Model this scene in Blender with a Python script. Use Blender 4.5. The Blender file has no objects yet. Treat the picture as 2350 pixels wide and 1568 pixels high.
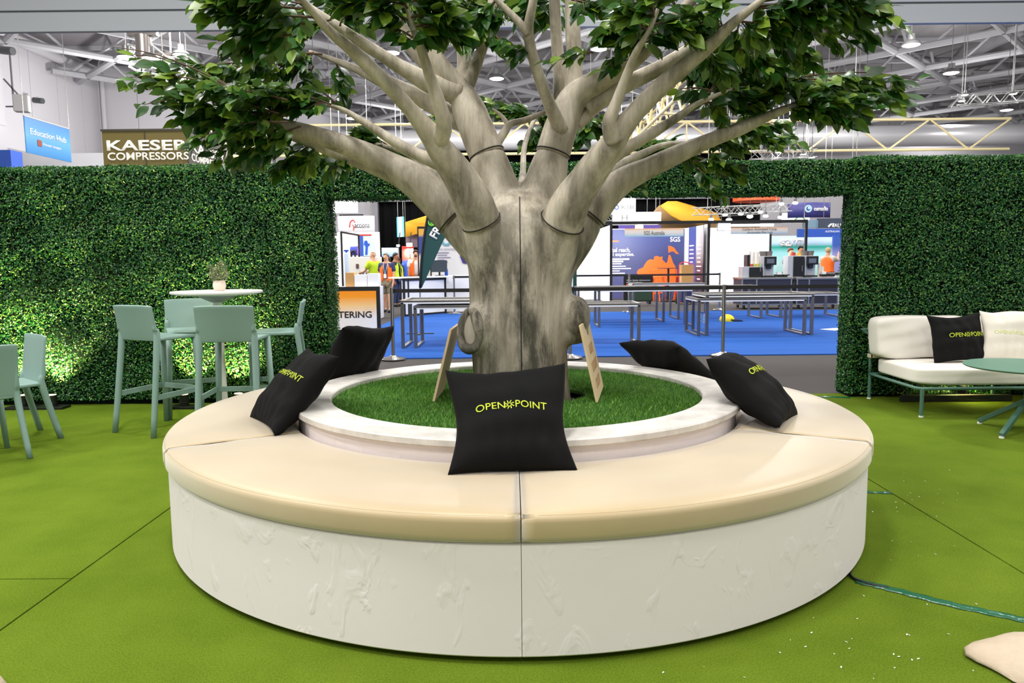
import bpy, bmesh, math, random
import numpy as np
from mathutils import Vector, Matrix
from mathutils.bvhtree import BVHTree

# ---------------------------------------------------------------- camera, world, lights
SC = bpy.context.scene
COL = SC.collection
F, PIT, ROL = 1708.7, 0.1069, -0.0098
CAM = np.array([-0.0227, -4.0423, 1.3])
_u0 = Vector((0, math.sin(PIT), math.cos(PIT))); _f0 = Vector((0, math.cos(PIT), -math.sin(PIT))); _r0 = Vector((1, 0, 0))
_c, _s = math.cos(ROL), math.sin(ROL)
_right = _c * _r0 + _s * _u0; _up = -_s * _r0 + _c * _u0
cam = bpy.data.cameras.new('camera'); cam_o = bpy.data.objects.new('camera', cam); COL.objects.link(cam_o)
cam.sensor_width = 36; cam.lens = F / 2350 * 36; cam.clip_end = 300; cam.clip_start = .05
m3 = Matrix((_right, _up, -_f0)).transposed()
cam_o.matrix_world = Matrix.Translation(Vector(CAM)) @ m3.to_4x4()
cam.dof.use_dof = True; cam.dof.focus_distance = 3.6; cam.dof.aperture_fstop = 11
SC.camera = cam_o

SC.view_settings.view_transform = 'Standard'; SC.view_settings.look = 'None'
SC.view_settings.gamma = 1; SC.view_settings.use_curve_mapping = False
SC.view_settings.exposure = 0.3
W = bpy.data.worlds.new('world'); SC.world = W; W.use_nodes = True
W.node_tree.nodes['Background'].inputs[0].default_value = (1.0, .975, .95, 1)
W.node_tree.nodes['Background'].inputs[1].default_value = .40
SC.cycles.max_bounces = 6; SC.cycles.diffuse_bounces = 3; SC.cycles.glossy_bounces = 3
SC.cycles.transmission_bounces = 4; SC.cycles.transparent_max_bounces = 6

def area_light(x, y, z, power, r=.6, color=(1, .97, .93)):
    l = bpy.data.lights.new('high_bay_light', 'AREA'); l.shape = 'DISK'; l.size = r * 2; l.energy = power; l.color = color
    o = bpy.data.objects.new('high_bay_light', l); COL.objects.link(o); o.location = (x, y, z); return o
def fill_point(x, y, z, power, r=.3, color=(1, .98, .96)):
    l = bpy.data.lights.new('hall_fill_point', 'POINT'); l.energy = power; l.shadow_soft_size = r; l.color = color
    o = bpy.data.objects.new('hall_fill_point', l); COL.objects.link(o); o.location = (x, y, z); return o
# the hall's high-bay lamps above and behind the lounge
for (x, y, p) in ((-7, -7, 300), (0, -8, 300), (7, -7, 150), (-7.5, -1.5, 400), (-1.2, -2.2, 360), (6.5, -1.5, 130),
                  (-6.5, 4, 330), (.5, 5, 300), (7.5, 4, 330), (-14, 0, 300), (14, 0, 300)):
    area_light(x, y, 8.6, p)
for (x, y, p) in ((-9, 12.5, 700), (-2, 12, 600), (4, 12.5, 600), (11, 12, 700), (-9, 17.5, 700), (-2, 18.5, 600), (4, 19, 600), (12, 19, 700), (19, 22, 600), (-13, 25, 700), (-18, 33, 1100), (12, 28, 700), (0, 30, 700), (22, 34, 800), (8, 46, 900), (26, 48, 900), (-6, 46, 900)):
    fill_point(x, y, 7.9, p)  # added point lights without lamp bodies, brightening the far hall and its ceiling

# ---------------------------------------------------------------- from photograph measurements to places in the hall
def ray(px, py):
    x = (px - 1175) / F; y = -(py - 784) / F
    x, y = _c * x - _s * y, _s * x + _c * y
    return np.array([x, math.cos(PIT) + y * math.sin(PIT), -math.sin(PIT) + y * math.cos(PIT)])
def at(px, py, Y):
    d = ray(px, py); return Vector(CAM + d * ((Y - CAM[1]) / d[1]))
def gp(px, py, z=0.0):
    d = ray(px, py); return Vector(CAM + d * ((z - CAM[2]) / d[2]))
def mpp(Y):            # metres per measured pixel at depth Y
    return (Y - CAM[1]) / F

# ---------------------------------------------------------------- materials
def lin(c):
    return tuple(((v / 255) / 12.92 if v / 255 <= .04045 else ((v / 255 + .055) / 1.055) ** 2.4) for v in c) + (1,)
MATS = {}
def mat(name, rgb=(200, 200, 200), rough=.5, metal=0, spec=.5, var=None, bump=None, emit=None, trans=0, stretch=(1, 1, 1), alpha=1):
    """var = (rgb2, scale, contrast); bump = (scale, strength, distance)"""
    if name in MATS: return MATS[name]
    m = bpy.data.materials.new(name); m.use_nodes = True; nt = m.node_tree; b = nt.nodes['Principled BSDF']
    b.inputs['Base Color'].default_value = lin(rgb); b.inputs['Roughness'].default_value = rough
    b.inputs['Metallic'].default_value = metal; b.inputs['Specular IOR Level'].default_value = spec
    if trans: b.inputs['Transmission Weight'].default_value = trans
    if emit:
        b.inputs['Emission Color'].default_value = lin(emit[0]); b.inputs['Emission Strength'].default_value = emit[1]
    if var or bump:
        tc = nt.nodes.new('ShaderNodeTexCoord'); mp = nt.nodes.new('ShaderNodeMapping'); mp.inputs['Scale'].default_value = stretch
        nt.links.new(tc.outputs['Object'], mp.inputs[0])
    if var:
        n = nt.nodes.new('ShaderNodeTexNoise'); n.inputs['Scale'].default_value = var[1]; n.inputs['Detail'].default_value = 6
        n.inputs['Roughness'].default_value = .65
        r = nt.nodes.new('ShaderNodeValToRGB'); k = var[2]
        r.color_ramp.elements[0].position = .5 - k; r.color_ramp.elements[1].position = .5 + k
        r.color_ramp.elements[0].color = lin(rgb); r.color_ramp.elements[1].color = lin(var[0])
        nt.links.new(mp.outputs[0], n.inputs['Vector']); nt.links.new(n.outputs['Fac'], r.inputs[0]); nt.links.new(r.outputs[0], b.inputs['Base Color'])
    if bump:
        n2 = nt.nodes.new('ShaderNodeTexNoise'); n2.inputs['Scale'].default_value = bump[0]; n2.inputs['Detail'].default_value = 5
        bp = nt.nodes.new('ShaderNodeBump'); bp.inputs['Strength'].default_value = bump[1]; bp.inputs['Distance'].default_value = bump[2]
        nt.links.new(mp.outputs[0], n2.inputs['Vector']); nt.links.new(n2.outputs['Fac'], bp.inputs['Height']); nt.links.new(bp.outputs[0], b.inputs['Normal'])
    MATS[name] = m; return m
def print_mat(name, stops, axis='Z', lo=0, hi=1, rough=.5, emit=0):
    """printed colour bands along one axis of the object (a graphic on a panel)"""
    if name in MATS: return MATS[name]
    m = bpy.data.materials.new(name); m.use_nodes = True; nt = m.node_tree; b = nt.nodes['Principled BSDF']; b.inputs['Roughness'].default_value = rough
    tc = nt.nodes.new('ShaderNodeTexCoord'); sp = nt.nodes.new('ShaderNodeSeparateXYZ'); mr = nt.nodes.new('ShaderNodeMapRange'); r = nt.nodes.new('ShaderNodeValToRGB')
    mr.inputs[1].default_value = lo; mr.inputs[2].default_value = hi
    nt.links.new(tc.outputs['Object'], sp.inputs[0]); nt.links.new(sp.outputs[axis], mr.inputs[0]); nt.links.new(mr.outputs[0], r.inputs[0])
    e = r.color_ramp.elements; e[0].position = stops[0][0]; e[0].color = lin(stops[0][1]); e[1].position = stops[-1][0]; e[1].color = lin(stops[-1][1])
    for p, c in stops[1:-1]:
        k = e.new(p); k.color = lin(c)
    nt.links.new(r.outputs[0], b.inputs['Base Color'])
    if emit: nt.links.new(r.outputs[0], b.inputs['Emission Color']); b.inputs['Emission Strength'].default_value = emit
    MATS[name] = m; return m

# ---------------------------------------------------------------- mesh building
class MB:
    def __init__(s): s.v = []; s.f = []
    def add(s, vs, fs):
        o = len(s.v); s.v += [tuple(v) for v in vs]; s.f += [tuple(i + o for i in f) for f in fs]; return s
    def box(s, c, d, rz=0, M=None):
        x, y, z = (k / 2 for k in d); vs = []
        for sz in (-z, z):
            for sx, sy in ((-x, -y), (x, -y), (x, y), (-x, y)): vs.append(Vector((sx, sy, sz)))
        R = M if M is not None else Matrix.Rotation(rz, 4, 'Z')
        vs = [R @ v + Vector(c) for v in vs]
        return s.add(vs, [(3, 2, 1, 0), (4, 5, 6, 7), (0, 1, 5, 4), (1, 2, 6, 5), (2, 3, 7, 6), (3, 0, 4, 7)])
    def span(s, x0, x1, y0, y1, z0, z1): return s.box(((x0 + x1) / 2, (y0 + y1) / 2, (z0 + z1) / 2), (abs(x1 - x0), abs(y1 - y0), abs(z1 - z0)))
    def tube(s, pts, rad, n=10, caps=True, smooth=0, flat=None):
        P = [Vector(p) for p in pts]; Rr = list(rad) if hasattr(rad, '__len__') else [rad] * len(P)
        if smooth:
            Q, QR = [], []
            for i in range(len(P) - 1):
                a, b, c, d = P[max(i - 1, 0)], P[i], P[i + 1], P[min(i + 2, len(P) - 1)]
                for k in range(smooth):
                    t = k / smooth
                    Q.append(.5 * ((2 * b) + (c - a) * t + (2 * a - 5 * b + 4 * c - d) * t * t + (3 * b - a - 3 * c + d) * t ** 3)); QR.append(Rr[i] * (1 - t) + Rr[i + 1] * t)
            P = Q + [P[-1]]; Rr = QR + [Rr[-1]]
        t0 = (P[1] - P[0]).normalized(); nrm = t0.orthogonal().normalized()
        if abs(t0.z) < .9: nrm = (Vector((0, 0, 1)) - t0 * t0.z).normalized()
        o = len(s.v)
        for i, p in enumerate(P):
            t = (P[min(i + 1, len(P) - 1)] - P[max(i - 1, 0)]).normalized()
            nrm = (nrm - t * nrm.dot(t)).normalized(); bi = t.cross(nrm)
            for k in range(n):
                a = 2 * math.pi * (k + .5) / n
                off = nrm * math.cos(a) + bi * math.sin(a)
                if flat: off = nrm * math.cos(a) * flat[0] + bi * math.sin(a) * flat[1]
                s.v.append(tuple(p + off * Rr[i]))
        for i in range(len(P) - 1):
            for k in range(n):
                a, b = o + i * n + k, o + i * n + (k + 1) % n; s.f.append((a, b, b + n, a + n))
        if caps:
            s.f.append(tuple(o + k for k in reversed(range(n)))); s.f.append(tuple(o + (len(P) - 1) * n + k for k in range(n)))
        return s
    def cyl(s, p0, p1, r0, r1=None, n=20): return s.tube([p0, p1], [r0, r0 if r1 is None else r1], n)
    def bar(s, p0, p1, w, h):          # rectangular bar
        p0, p1 = Vector(p0), Vector(p1); d = p1 - p0; t = d.normalized()
        side = t.cross(Vector((0, 0, 1))); side = side.normalized() if side.length > 1e-3 else Vector((1, 0, 0)); up = side.cross(t)
        M = Matrix((side, t, up)).transposed().to_4x4(); return s.box((p0 + p1) / 2, (w, d.length, h), M=M)
    def lathe(s, prof, c=(0, 0, 0), n=32, a0=0, a1=2 * math.pi, closed=False):
        full = abs(a1 - a0 - 2 * math.pi) < 1e-6; m = n if full else n + 1; o = len(s.v); k = len(prof)
        for i in range(m):
            a = a0 + (a1 - a0) * i / n
            for r, z in prof: s.v.append((c[0] + r * math.cos(a), c[1] + r * math.sin(a), c[2] + z))
        for i in range(n):
            j = (i + 1) % m
            for q in range(k if closed else k - 1):
                q2 = (q + 1) % k; s.f.append((o + i * k + q, o + j * k + q, o + j * k + q2, o + i * k + q2))
        if closed and not full:
            s.f.append(tuple(o + q for q in range(k))); s.f.append(tuple(o + n * k + q for q in reversed(range(k))))
        return s
    def prism(s, pts, z0, z1, M=None):       # polygon in xy extruded along z
        n = len(pts); vs = [Vector((x, y, z0)) for x, y in pts] + [Vector((x, y, z1)) for x, y in pts]
        if M is not None: vs = [M @ v for v in vs]
        return s.add(vs, [tuple(reversed(range(n))), tuple(range(n, 2 * n))] + [(i, (i + 1) % n, n + (i + 1) % n, n + i) for i in range(n)])
    def ball(s, c, r, n=12, sq=(1, 1, 1)):
        prof = [(math.sin(math.pi * i / n), -math.cos(math.pi * i / n)) for i in range(n + 1)]; o = len(s.v); s.lathe(prof, n=2 * n)
        for i in range(o, len(s.v)): v = s.v[i]; s.v[i] = (c[0] + v[0] * r * sq[0], c[1] + v[1] * r * sq[1], c[2] + v[2] * r * sq[2])
        return s
    def mesh(s, name):
        me = bpy.data.meshes.new(name); me.from_pydata(s.v, [], s.f); me.update(); return me
    def build(s, name, m, parent=None, smooth=False, bevel=0, world=False, weld=False):
        me = s.mesh(name)
        if weld or smooth:
            bm = bmesh.new(); bm.from_mesh(me); bmesh.ops.remove_doubles(bm, verts=bm.verts, dist=1e-5); bmesh.ops.recalc_face_normals(bm, faces=bm.faces); bm.to_mesh(me); bm.free()
        return link(name, me, m, parent, smooth, bevel, world)
def link(name, me, m, parent=None, smooth=False, bevel=0, world=False):
    o = bpy.data.objects.new(name, me); COL.objects.link(o)
    for k in (m if isinstance(m, (list, tuple)) else [m]): me.materials.append(k)
    if smooth:
        me.polygons.foreach_set('use_smooth', [True] * len(me.polygons))
        if smooth != 'all':
            try: me.set_sharp_from_angle(angle=math.radians(40))
            except Exception: pass
    if bevel:
        b = o.modifiers.new('bevel', 'BEVEL'); b.width = bevel; b.segments = 2; b.limit_method = 'ANGLE'
    if parent:
        o.parent = parent
        if world: o.matrix_parent_inverse = pworld(parent).inverted()
    return o
def pworld(o):
    M = Matrix.Translation(o.location) @ o.rotation_euler.to_matrix().to_4x4()
    return (pworld(o.parent) @ o.matrix_parent_inverse @ M) if o.parent else M
def tag(o, label, cat=None, group=None, kind=None):
    o['label'] = label
    if cat: o['category'] = cat
    if group: o['group'] = group
    if kind: o['kind'] = kind
    return o
def thing(name, label, cat, loc=(0, 0, 0), rz=0, group=None):
    o = bpy.data.objects.new(name, None); COL.objects.link(o); o.location = loc; o.rotation_euler = (0, 0, rz); o.empty_display_size = .1
    return tag(o, label, cat, group)
def struct(o, label=None, cat=None):
    o['kind'] = 'structure'
    if label: o['label'] = label
    if cat: o['category'] = cat
    return o
def dup(root, loc, rz, label, group=None):
    r = root.copy(); COL.objects.link(r); r.location = loc; r.rotation_euler = (0, 0, rz); r['label'] = label
    if group: r['group'] = group
    def rec(src, dst):
        for ch in list(src.children):
            c = ch.copy(); COL.objects.link(c); c.parent = dst; c.matrix_parent_inverse = ch.matrix_parent_inverse.copy(); rec(ch, c)
    rec(root, r); return r
def text_mesh(txt, w, h=None, bold=0, depth=.002, spacing=1, cut=0):
    """mesh of the lettering in the xy plane, centred, scaled to width w (and height h)"""
    cu = bpy.data.curves.new('lettering', 'FONT'); cu.body = txt; cu.align_x = 'CENTER'; cu.offset = bold; cu.space_character = spacing; cu.resolution_u = 3; cu.space_line = .9
    o = bpy.data.objects.new('lettering', cu); COL.objects.link(o)
    dg = bpy.context.evaluated_depsgraph_get(); me = bpy.data.meshes.new_from_object(o.evaluated_get(dg)); bpy.data.objects.remove(o); bpy.data.curves.remove(cu)
    n = len(me.vertices); co = np.empty(n * 3); me.vertices.foreach_get('co', co); co = co.reshape(-1, 3)
    lo, hi = co.min(0), co.max(0); sx = w / (hi[0] - lo[0]); sy = sx if h is None else h / (hi[1] - lo[1])
    co[:, 0] = (co[:, 0] - (lo[0] + hi[0]) / 2) * sx; co[:, 1] = (co[:, 1] - (lo[1] + hi[1]) / 2) * sy; co[:, 2] = 0
    me.vertices.foreach_set('co', co.ravel()); me.materials.clear()
    bm = bmesh.new(); bm.from_mesh(me); bmesh.ops.remove_doubles(bm, verts=bm.verts, dist=1e-6)
    if cut:
        for _ in range(5):
            es = [e for e in bm.edges if e.calc_length() > cut]
            if not es: break
            bmesh.ops.subdivide_edges(bm, edges=es, cuts=1); bmesh.ops.triangulate(bm, faces=bm.faces)
    if depth:
        r = bmesh.ops.extrude_face_region(bm, geom=bm.faces[:]); bmesh.ops.translate(bm, vec=(0, 0, depth), verts=[g for g in r['geom'] if isinstance(g, bmesh.types.BMVert)])
        bmesh.ops.recalc_face_normals(bm, faces=bm.faces)
    bm.to_mesh(me); bm.free(); return me
def lettering(txt, m, parent, c, w, h=None, xdir=(1, 0, 0), ydir=(0, 0, 1), bold=0, name='lettering', spacing=1, depth=.003):
    """lettering standing at world point c, reading along xdir"""
    me = text_mesh(txt, w, h, bold, depth, spacing)
    x, y = Vector(xdir).normalized(), Vector(ydir).normalized(); z = x.cross(y)
    me.transform(Matrix.Translation(Vector(c)) @ Matrix((x, y, z)).transposed().to_4x4())
    return link(name, me, m, parent, world=True)
def panel(name, pA, pB, z0, z1, th, m, parent=None, bevel=0):
    """upright board from plan point pA to pB"""
    a, b = Vector((pA[0], pA[1], 0)), Vector((pB[0], pB[1], 0)); d = b - a
    return MB().box(((a + b) / 2) + Vector((0, 0, (z0 + z1) / 2)), (d.length, th, z1 - z0), rz=math.atan2(d.y, d.x)).build(name, m, parent, bevel=bevel, world=True)

WHITE = mat('white_paint', (238, 238, 238), .5)
BLACK = mat('black_paint', (14, 14, 15), .5)
STEEL = mat('brushed_steel', (190, 188, 182), .28, 1)
DARKSTEEL = mat('dull_steel', (150, 146, 142), .35, 1)
# ---------------------------------------------------------------- the setting
floor_m = mat('grey_hall_carpet', (92, 88, 86), .95, spec=.1, var=((62, 60, 60), 260, .18), bump=(300, .4, .01))
struct(MB().span(-30, 45, -9, 62, -.2, -.012).build('floor', floor_m), 'dark grey carpeted hall floor', 'floor')

def turf_carpet_mat():
    m = mat('green_felt_carpet', (106, 126, 36), .95, spec=.05, var=((82, 106, 24), 2.2, .3), bump=(420, .55, .006))
    nt = m.node_tree; b = nt.nodes['Principled BSDF']; base = b.inputs['Base Color'].links[0].from_socket
    tc = nt.nodes.new('ShaderNodeTexCoord')
    n = nt.nodes.new('ShaderNodeTexNoise'); n.inputs['Scale'].default_value = 160; n.inputs['Detail'].default_value = 4
    nt.links.new(tc.outputs['Object'], n.inputs['Vector'])
    mr = nt.nodes.new('ShaderNodeMapRange'); mr.inputs[1].default_value = .3; mr.inputs[2].default_value = .7; mr.inputs[3].default_value = .72; mr.inputs[4].default_value = 1.22
    nt.links.new(n.outputs['Fac'], mr.inputs[0])
    mx = nt.nodes.new('ShaderNodeMix'); mx.data_type = 'RGBA'; mx.blend_type = 'MULTIPLY'; mx.inputs[0].default_value = 1
    nt.links.new(base, mx.inputs[6]); nt.links.new(mr.outputs[0], mx.inputs[7]); nt.links.new(mx.outputs[2], b.inputs['Base Color'])
    return m
GRASSM = turf_carpet_mat()
def carpet_strip(x0, x1, y0, y1, label):
    o = MB().span(x0, x1, y0, y1, -.012, 0).build('artificial_grass_carpet', GRASSM, bevel=.002); return tag(o, label, 'carpet', 'strips of green carpet in the lounge')
# rolls laid side by side, the joints show as dark lines
XS = [-9.5, -5.6, -1.873, 2.08, 5.9, 9.5]
nm = ['bright green carpet strip under the leftmost low chairs', 'bright green carpet strip under the bar table and stools', 'bright green carpet strip under the round tree bench',
      'bright green carpet strip under the cream sofa and round table', 'bright green carpet strip beyond the sofa, mostly out of sight']
for i in range(1, 4):
    carpet_strip(XS[i] + .004, XS[i + 1] - .004, -1.045 if i == 1 else -4.6, 3.08, nm[i])
carpet_strip(XS[1] + .004, XS[2] - .004, -4.6, -1.052, 'bright green carpet strip in the near left corner with a pale rock')
blue_m = mat('blue_carpet', (46, 94, 172), .95, spec=.1, var=((36, 80, 156), 1.2, .25), bump=(350, .3, .004), stretch=(.4, 3, 1))
tag(MB().span(-2.75, 14, 6.06, 14.9, -.011, .004).build('blue_carpet', blue_m), 'royal blue carpet laid under the steel tables beyond the hedge opening', 'carpet')

ceil_m = mat('grey_ceiling_panels', (132, 129, 132), .8, spec=.2)
struct(MB().span(-30, 45, 11, 62, 12.9, 13.2).build('ceiling', ceil_m), 'flat grey roof lining of the hall', 'ceiling')
wall_m = mat('white_wall_panels', (205, 203, 208), .33, spec=.4)
wall_g = mat('grey_wall_panels', (165, 163, 168), .5)
wl = MB()
y = 14.0
while y < 41: wl.span(-24.5, -24.2, y + .012, y + 2.28, 7.0, 12.9); y += 2.3
wl.span(-24.6, -24.3, 12, 41, 7.0, 12.9)
struct(wl.build('wall_left', wall_m), 'pale panelled upper wall on the hall left side', 'wall')
struct(MB().span(-25.2, -24.9, 12, 41, 0, 7.0).span(-25.2, -24.2, 12, 41, 6.75, 7.0).build('wall_left_lower', wall_g), 'grey recessed lower wall below the pale panels', 'wall')
pw = MB()
for k in range(6): pw.span(-24.2, -18.6, 10.5, 24.1, 2.15 * k, 2.15 * k + 2.12)
pw.span(-24.2, -18.62, 10.5, 24.08, 0, 12.9)
struct(pw.build('wall_left_pier', wall_m), 'pale pier with level joints at the left edge', 'wall')
x = -24.2; wb = MB()
while x < -13: wb.span(x + .012, x + 2.28, 41, 41.2, 0, 12.9); x += 2.3
wb.span(-24.2, -12.7, 41.1, 41.3, 0, 12.9).span(-12.9, -12.6, 41.2, 60, 0, 12.9)
struct(wb.build('wall_back_left', wall_m), 'pale panelled wall behind the olive sign box', 'wall')
struct(MB().span(-13, 45, 60, 60.3, 0, 13).build('wall_back', mat('far_wall', (196, 194, 198), .6)), 'far pale end wall of the hall', 'wall')
struct(MB().cyl((-24.0, 41, 12.3), (-24.0, 14, 12.3), .28, n=14).cyl((-23.8, 40.8, 0), (-23.8, 40.8, 12.3), .13, n=12).build('trim_roof_edge', wall_m, smooth=True), 'pale pipe along the top of the left wall', 'pipe')
# big square bulkhead across the hall
bm_ = mat('bulkhead_grey', (158, 163, 168), .6)
struct(MB().span(-22, 24, 9.9, 10.0, 5.5, 5.83).span(-22, 24, 9.95, 10.0, 5.83, 5.87).span(-22, 24, 9.9, 10.0, 5.87, 7.3).build('trim_bulkhead', bm_, bevel=.01), 'long pale grey bulkhead crossing the hall overhead', 'bulkhead')

# roof truss: tube grid on the diagonal
tr_m = mat('roof_truss_grey', (168, 168, 172), .5)
tr = MB(); zc, zt = 11.4, 12.75
def clip(p, d, L):
    return p - d * L, p + d * L
s = 6.4
for k in range(-9, 14):
    for d in (Vector((.70, .714, 0)), Vector((.70, -.714, 0))):
        off = Vector((13.9 + k * s, 39.1, zc)) if d.y < 0 else Vector((18.4 + k * s, 33.3, zc))
        a, b = off - d * 40, off + d * 40
        # clip to the hall box
        t0, t1 = -40, 40
        for ax, lo_, hi_ in ((0, -23.8, 44), (1, 15, 59)):
            ta, tb = sorted(((lo_ - off[ax]) / d[ax], (hi_ - off[ax]) / d[ax])); t0, t1 = max(t0, ta), min(t1, tb)
        if t1 - t0 > 2:
            tr.tube([off + d * t0, off + d * t1], .17, 8)
            t = math.ceil(t0 / 4.5) * 4.5
            while t + 2.25 < t1:
                tr.tube([off + d * t, off + d * (t + 1.6) + Vector((0, 0, zt - zc))], .075, 6); tr.tube([off + d * (t + 3.2), off + d * (t + 1.6) + Vector((0, 0, zt - zc))], .075, 6); t += 4.5
for k in range(11): tr.box((10, 16 + k * 4.2, 12.8), (68, .16, .2))
for k in range(6): tr.box((-18 + k * 11, 37, 12.7), (.3, 46, .4))
struct(tr.build('trim_roof_truss', tr_m, smooth=True), 'grey tubular roof trusses crossing on the diagonal', 'truss')
yl = mat('yellow_truss_paint', (214, 200, 152), .5)
def girder(name, a, b, z0, z1, bay, label, m=yl, r=.058, depth=.0):
    g = MB(); a, b = Vector(a), Vector(b); d = b - a; n = max(1, int(d.length / bay)); side = Vector((-d.y, d.x, 0)).normalized() * depth
    for sgn in ((0,) if not depth else (-1, 1)):
        o = side * sgn
        for z in (z0, z1): g.tube([a + o + Vector((0, 0, z)), b + o + Vector((0, 0, z))], r, 8)
        for i in range(n):
            p0, p1, pm = a + d * (i / n) + o, a + d * ((i + 1) / n) + o, a + d * ((i + .5) / n) + o
            g.tube([p0 + Vector((0, 0, z1)), pm + Vector((0, 0, z0))], r * .7, 6); g.tube([pm + Vector((0, 0, z0)), p1 + Vector((0, 0, z1))], r * .7, 6)
            if i % 4 == 2: g.tube([p0 + Vector((0, 0, z1)), p0 + Vector((0, 0, z0))], r * .6, 6)
            if depth: g.tube([p0 + Vector((0, 0, z1)), p0 - 2 * o + Vector((0, 0, z1))], r * .6, 6); g.tube([pm + Vector((0, 0, z0)), pm - 2 * o + Vector((0, 0, z0))], r * .6, 6)
    return struct(g.build(name, m, smooth=True), label, 'truss')
girder('trim_yellow_girder', (-13, 28, 0), (21, 28, 0), 5.82, 7.07, 3.1, 'yellow lattice girder crossing behind the tree')
girder('trim_yellow_girder.001', (5.2, 15.5, 0), (5.2, 27.9, 0), 6.0, 7.0, 1.9, 'yellow lattice girder running away behind the right limbs', depth=.35)
duct_m = mat('duct_metal', (196, 196, 200), .35, .3)
struct(MB().cyl((-12, 34, 7.35), (30, 34, 7.35), .52, n=24).build('trim_air_duct', duct_m, smooth=True), 'fat round air duct behind the yellow girder', 'duct')
struct(MB().box((9, 36.5, 4.9), (44, .4, .35)).box((9, 44, 6.2), (44, .4, .5)).build('trim_far_beam', wall_g), 'grey beams low on the far wall', 'beam')

# ---------------------------------------------------------------- high-bay lamps
lens_m = mat('lamp_lens_glow', (255, 255, 250), .3, emit=((255, 252, 246), 14))
lampg = mat('lamp_housing', (92, 92, 92), .4, .5)
def high_bay(p, label, top=12.9, power=420, sc=1.0):
    t = thing('high_bay_lamp', label, 'lamp', p); q = lambda pr: [(r * sc, z * sc) for r, z in pr]
    MB().lathe(q([(0, .0), (.26, .0), (.285, .03), (.25, .1), (.12, .16), (.11, .34), (.0, .36)]), n=24).build('housing', lampg, t, smooth=True)
    MB().lathe(q([(0, -.03), (.2, -.022), (.262, .002)]), n=24).build('lens', lens_m, t, smooth=True)
    MB().cyl((0, 0, .34 * sc), (0, 0, top - p[2]), .012, n=6).build('hanging_rod', lampg, t)
    if power: area_light(p[0], p[1], p[2] - .06, power * .6, .25)
    return t
LP = [((2091, 104), 'round lamp hanging high at right, nearest the bulkhead'), ((2183, 168), 'round lamp hanging just right of the right leaf tips'), ((2310, 253), 'round lamp hanging above the girder at the right edge'),
      ((2038, 337), 'small distant round lamp seen between girder and hedge at right'), ((1140, 181), 'round lamp shining between the two middle limbs'), ((898, 122), 'round lamp shining above the long left boughs'),
      ((1375, 113), 'round lamp shining through leaves right of the upright limbs'), ((720, 186), 'round lamp shining out of the left leaves'), ((808, 272), 'round lamp just above the left fork of twigs'),
      ((957, 236), 'small round lamp under the long left bough'), ((1483, 268), 'round lamp behind the thick right bough'), ((853, 333), 'small distant lamp below the left girder'), ((1757, 170), 'round lamp glinting inside the right leaves'), ((1986, 256), 'small lamp behind the right leaf tips')]
for (q, lb) in LP: high_bay(gp(q[0], q[1], 8.0), lb, power=260)

# lighting truss with chain hoists, upper left
truss_m = mat('aluminium_truss', (176, 176, 174), .35, .4)
def box_truss(name, a, b, w, label, bays=8, m=truss_m, wires=True):
    g = MB(); a, b = Vector(a), Vector(b); d = (b - a); t = d.normalized(); sd = t.cross(Vector((0, 0, 1))).normalized() * w; up = Vector((0, 0, w))
    cs = [sd + up, -sd + up, -sd - up, sd - up]
    for c in cs: g.tube([a + c, b + c], w * .11, 6)
    for i in range(bays):
        p0, p1 = a + d * (i / bays), a + d * ((i + 1) / bays)
        for q in range(4):
            c0, c1 = cs[q], cs[(q + 1) % 4]
            g.tube([p0 + c0, p1 + c1] if i % 2 else [p0 + c1, p1 + c0], w * .07, 5)
    for f in (.15, .85):
        if wires: g.cyl(a + d * f, Vector(((a + d * f).x, (a + d * f).y, 12.9)), .012, n=5)
    o = g.build(name, m, smooth=True); return tag(o, label, 'truss')
ta, tb = at(322, 128, 16), at(408, 190, 19)
box_truss('lighting_truss', ta, tb, .28, 'short white lighting truss hanging at upper left beside the leaf tips', 7)
hoist_m = mat('hoist_metal', (110, 104, 100), .35, .7)
def hoist(px, py, Y, hgt, label):
    p = at(px, py, Y); t = thing('chain_hoist', label, 'hoist', p)
    MB().lathe([(0, -hgt), (.2, -hgt), (.19, -hgt * .3), (.2, 0), (.0, 0)], n=20).build('motor_drum', hoist_m, t, smooth=True)
    MB().box((0, 0, .05), (.75, .16, .14)).build('top_beam', hoist_m, t, bevel=.01)
    MB().cyl((.1, 0, .1), (.1, 0, 12.9 - p.z), .012, n=6).cyl((-.12, 0, .1), (-.12, 0, 12.9 - p.z), .012, n=6).build('chain', hoist_m, t)
hoist(328, 82, 16, .62, 'dark drum hoist with crossbeam hanging above the white truss')
hoist(383, 132, 18, .55, 'lower drum hoist beside the white truss, right of its twin')
for (q, Y, lb) in (((290, 132), 16, 'glaring truss lamp nearest the left wall'), ((345, 135), 16, 'glaring truss lamp under the first drum hoist'), ((415, 127), 18, 'glaring lamp beside the second drum hoist'), ((430, 183), 19, 'glaring lamp at the lower end of the white truss')):
    high_bay(at(q[0], q[1], Y), lb, power=250, sc=.85)
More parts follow.
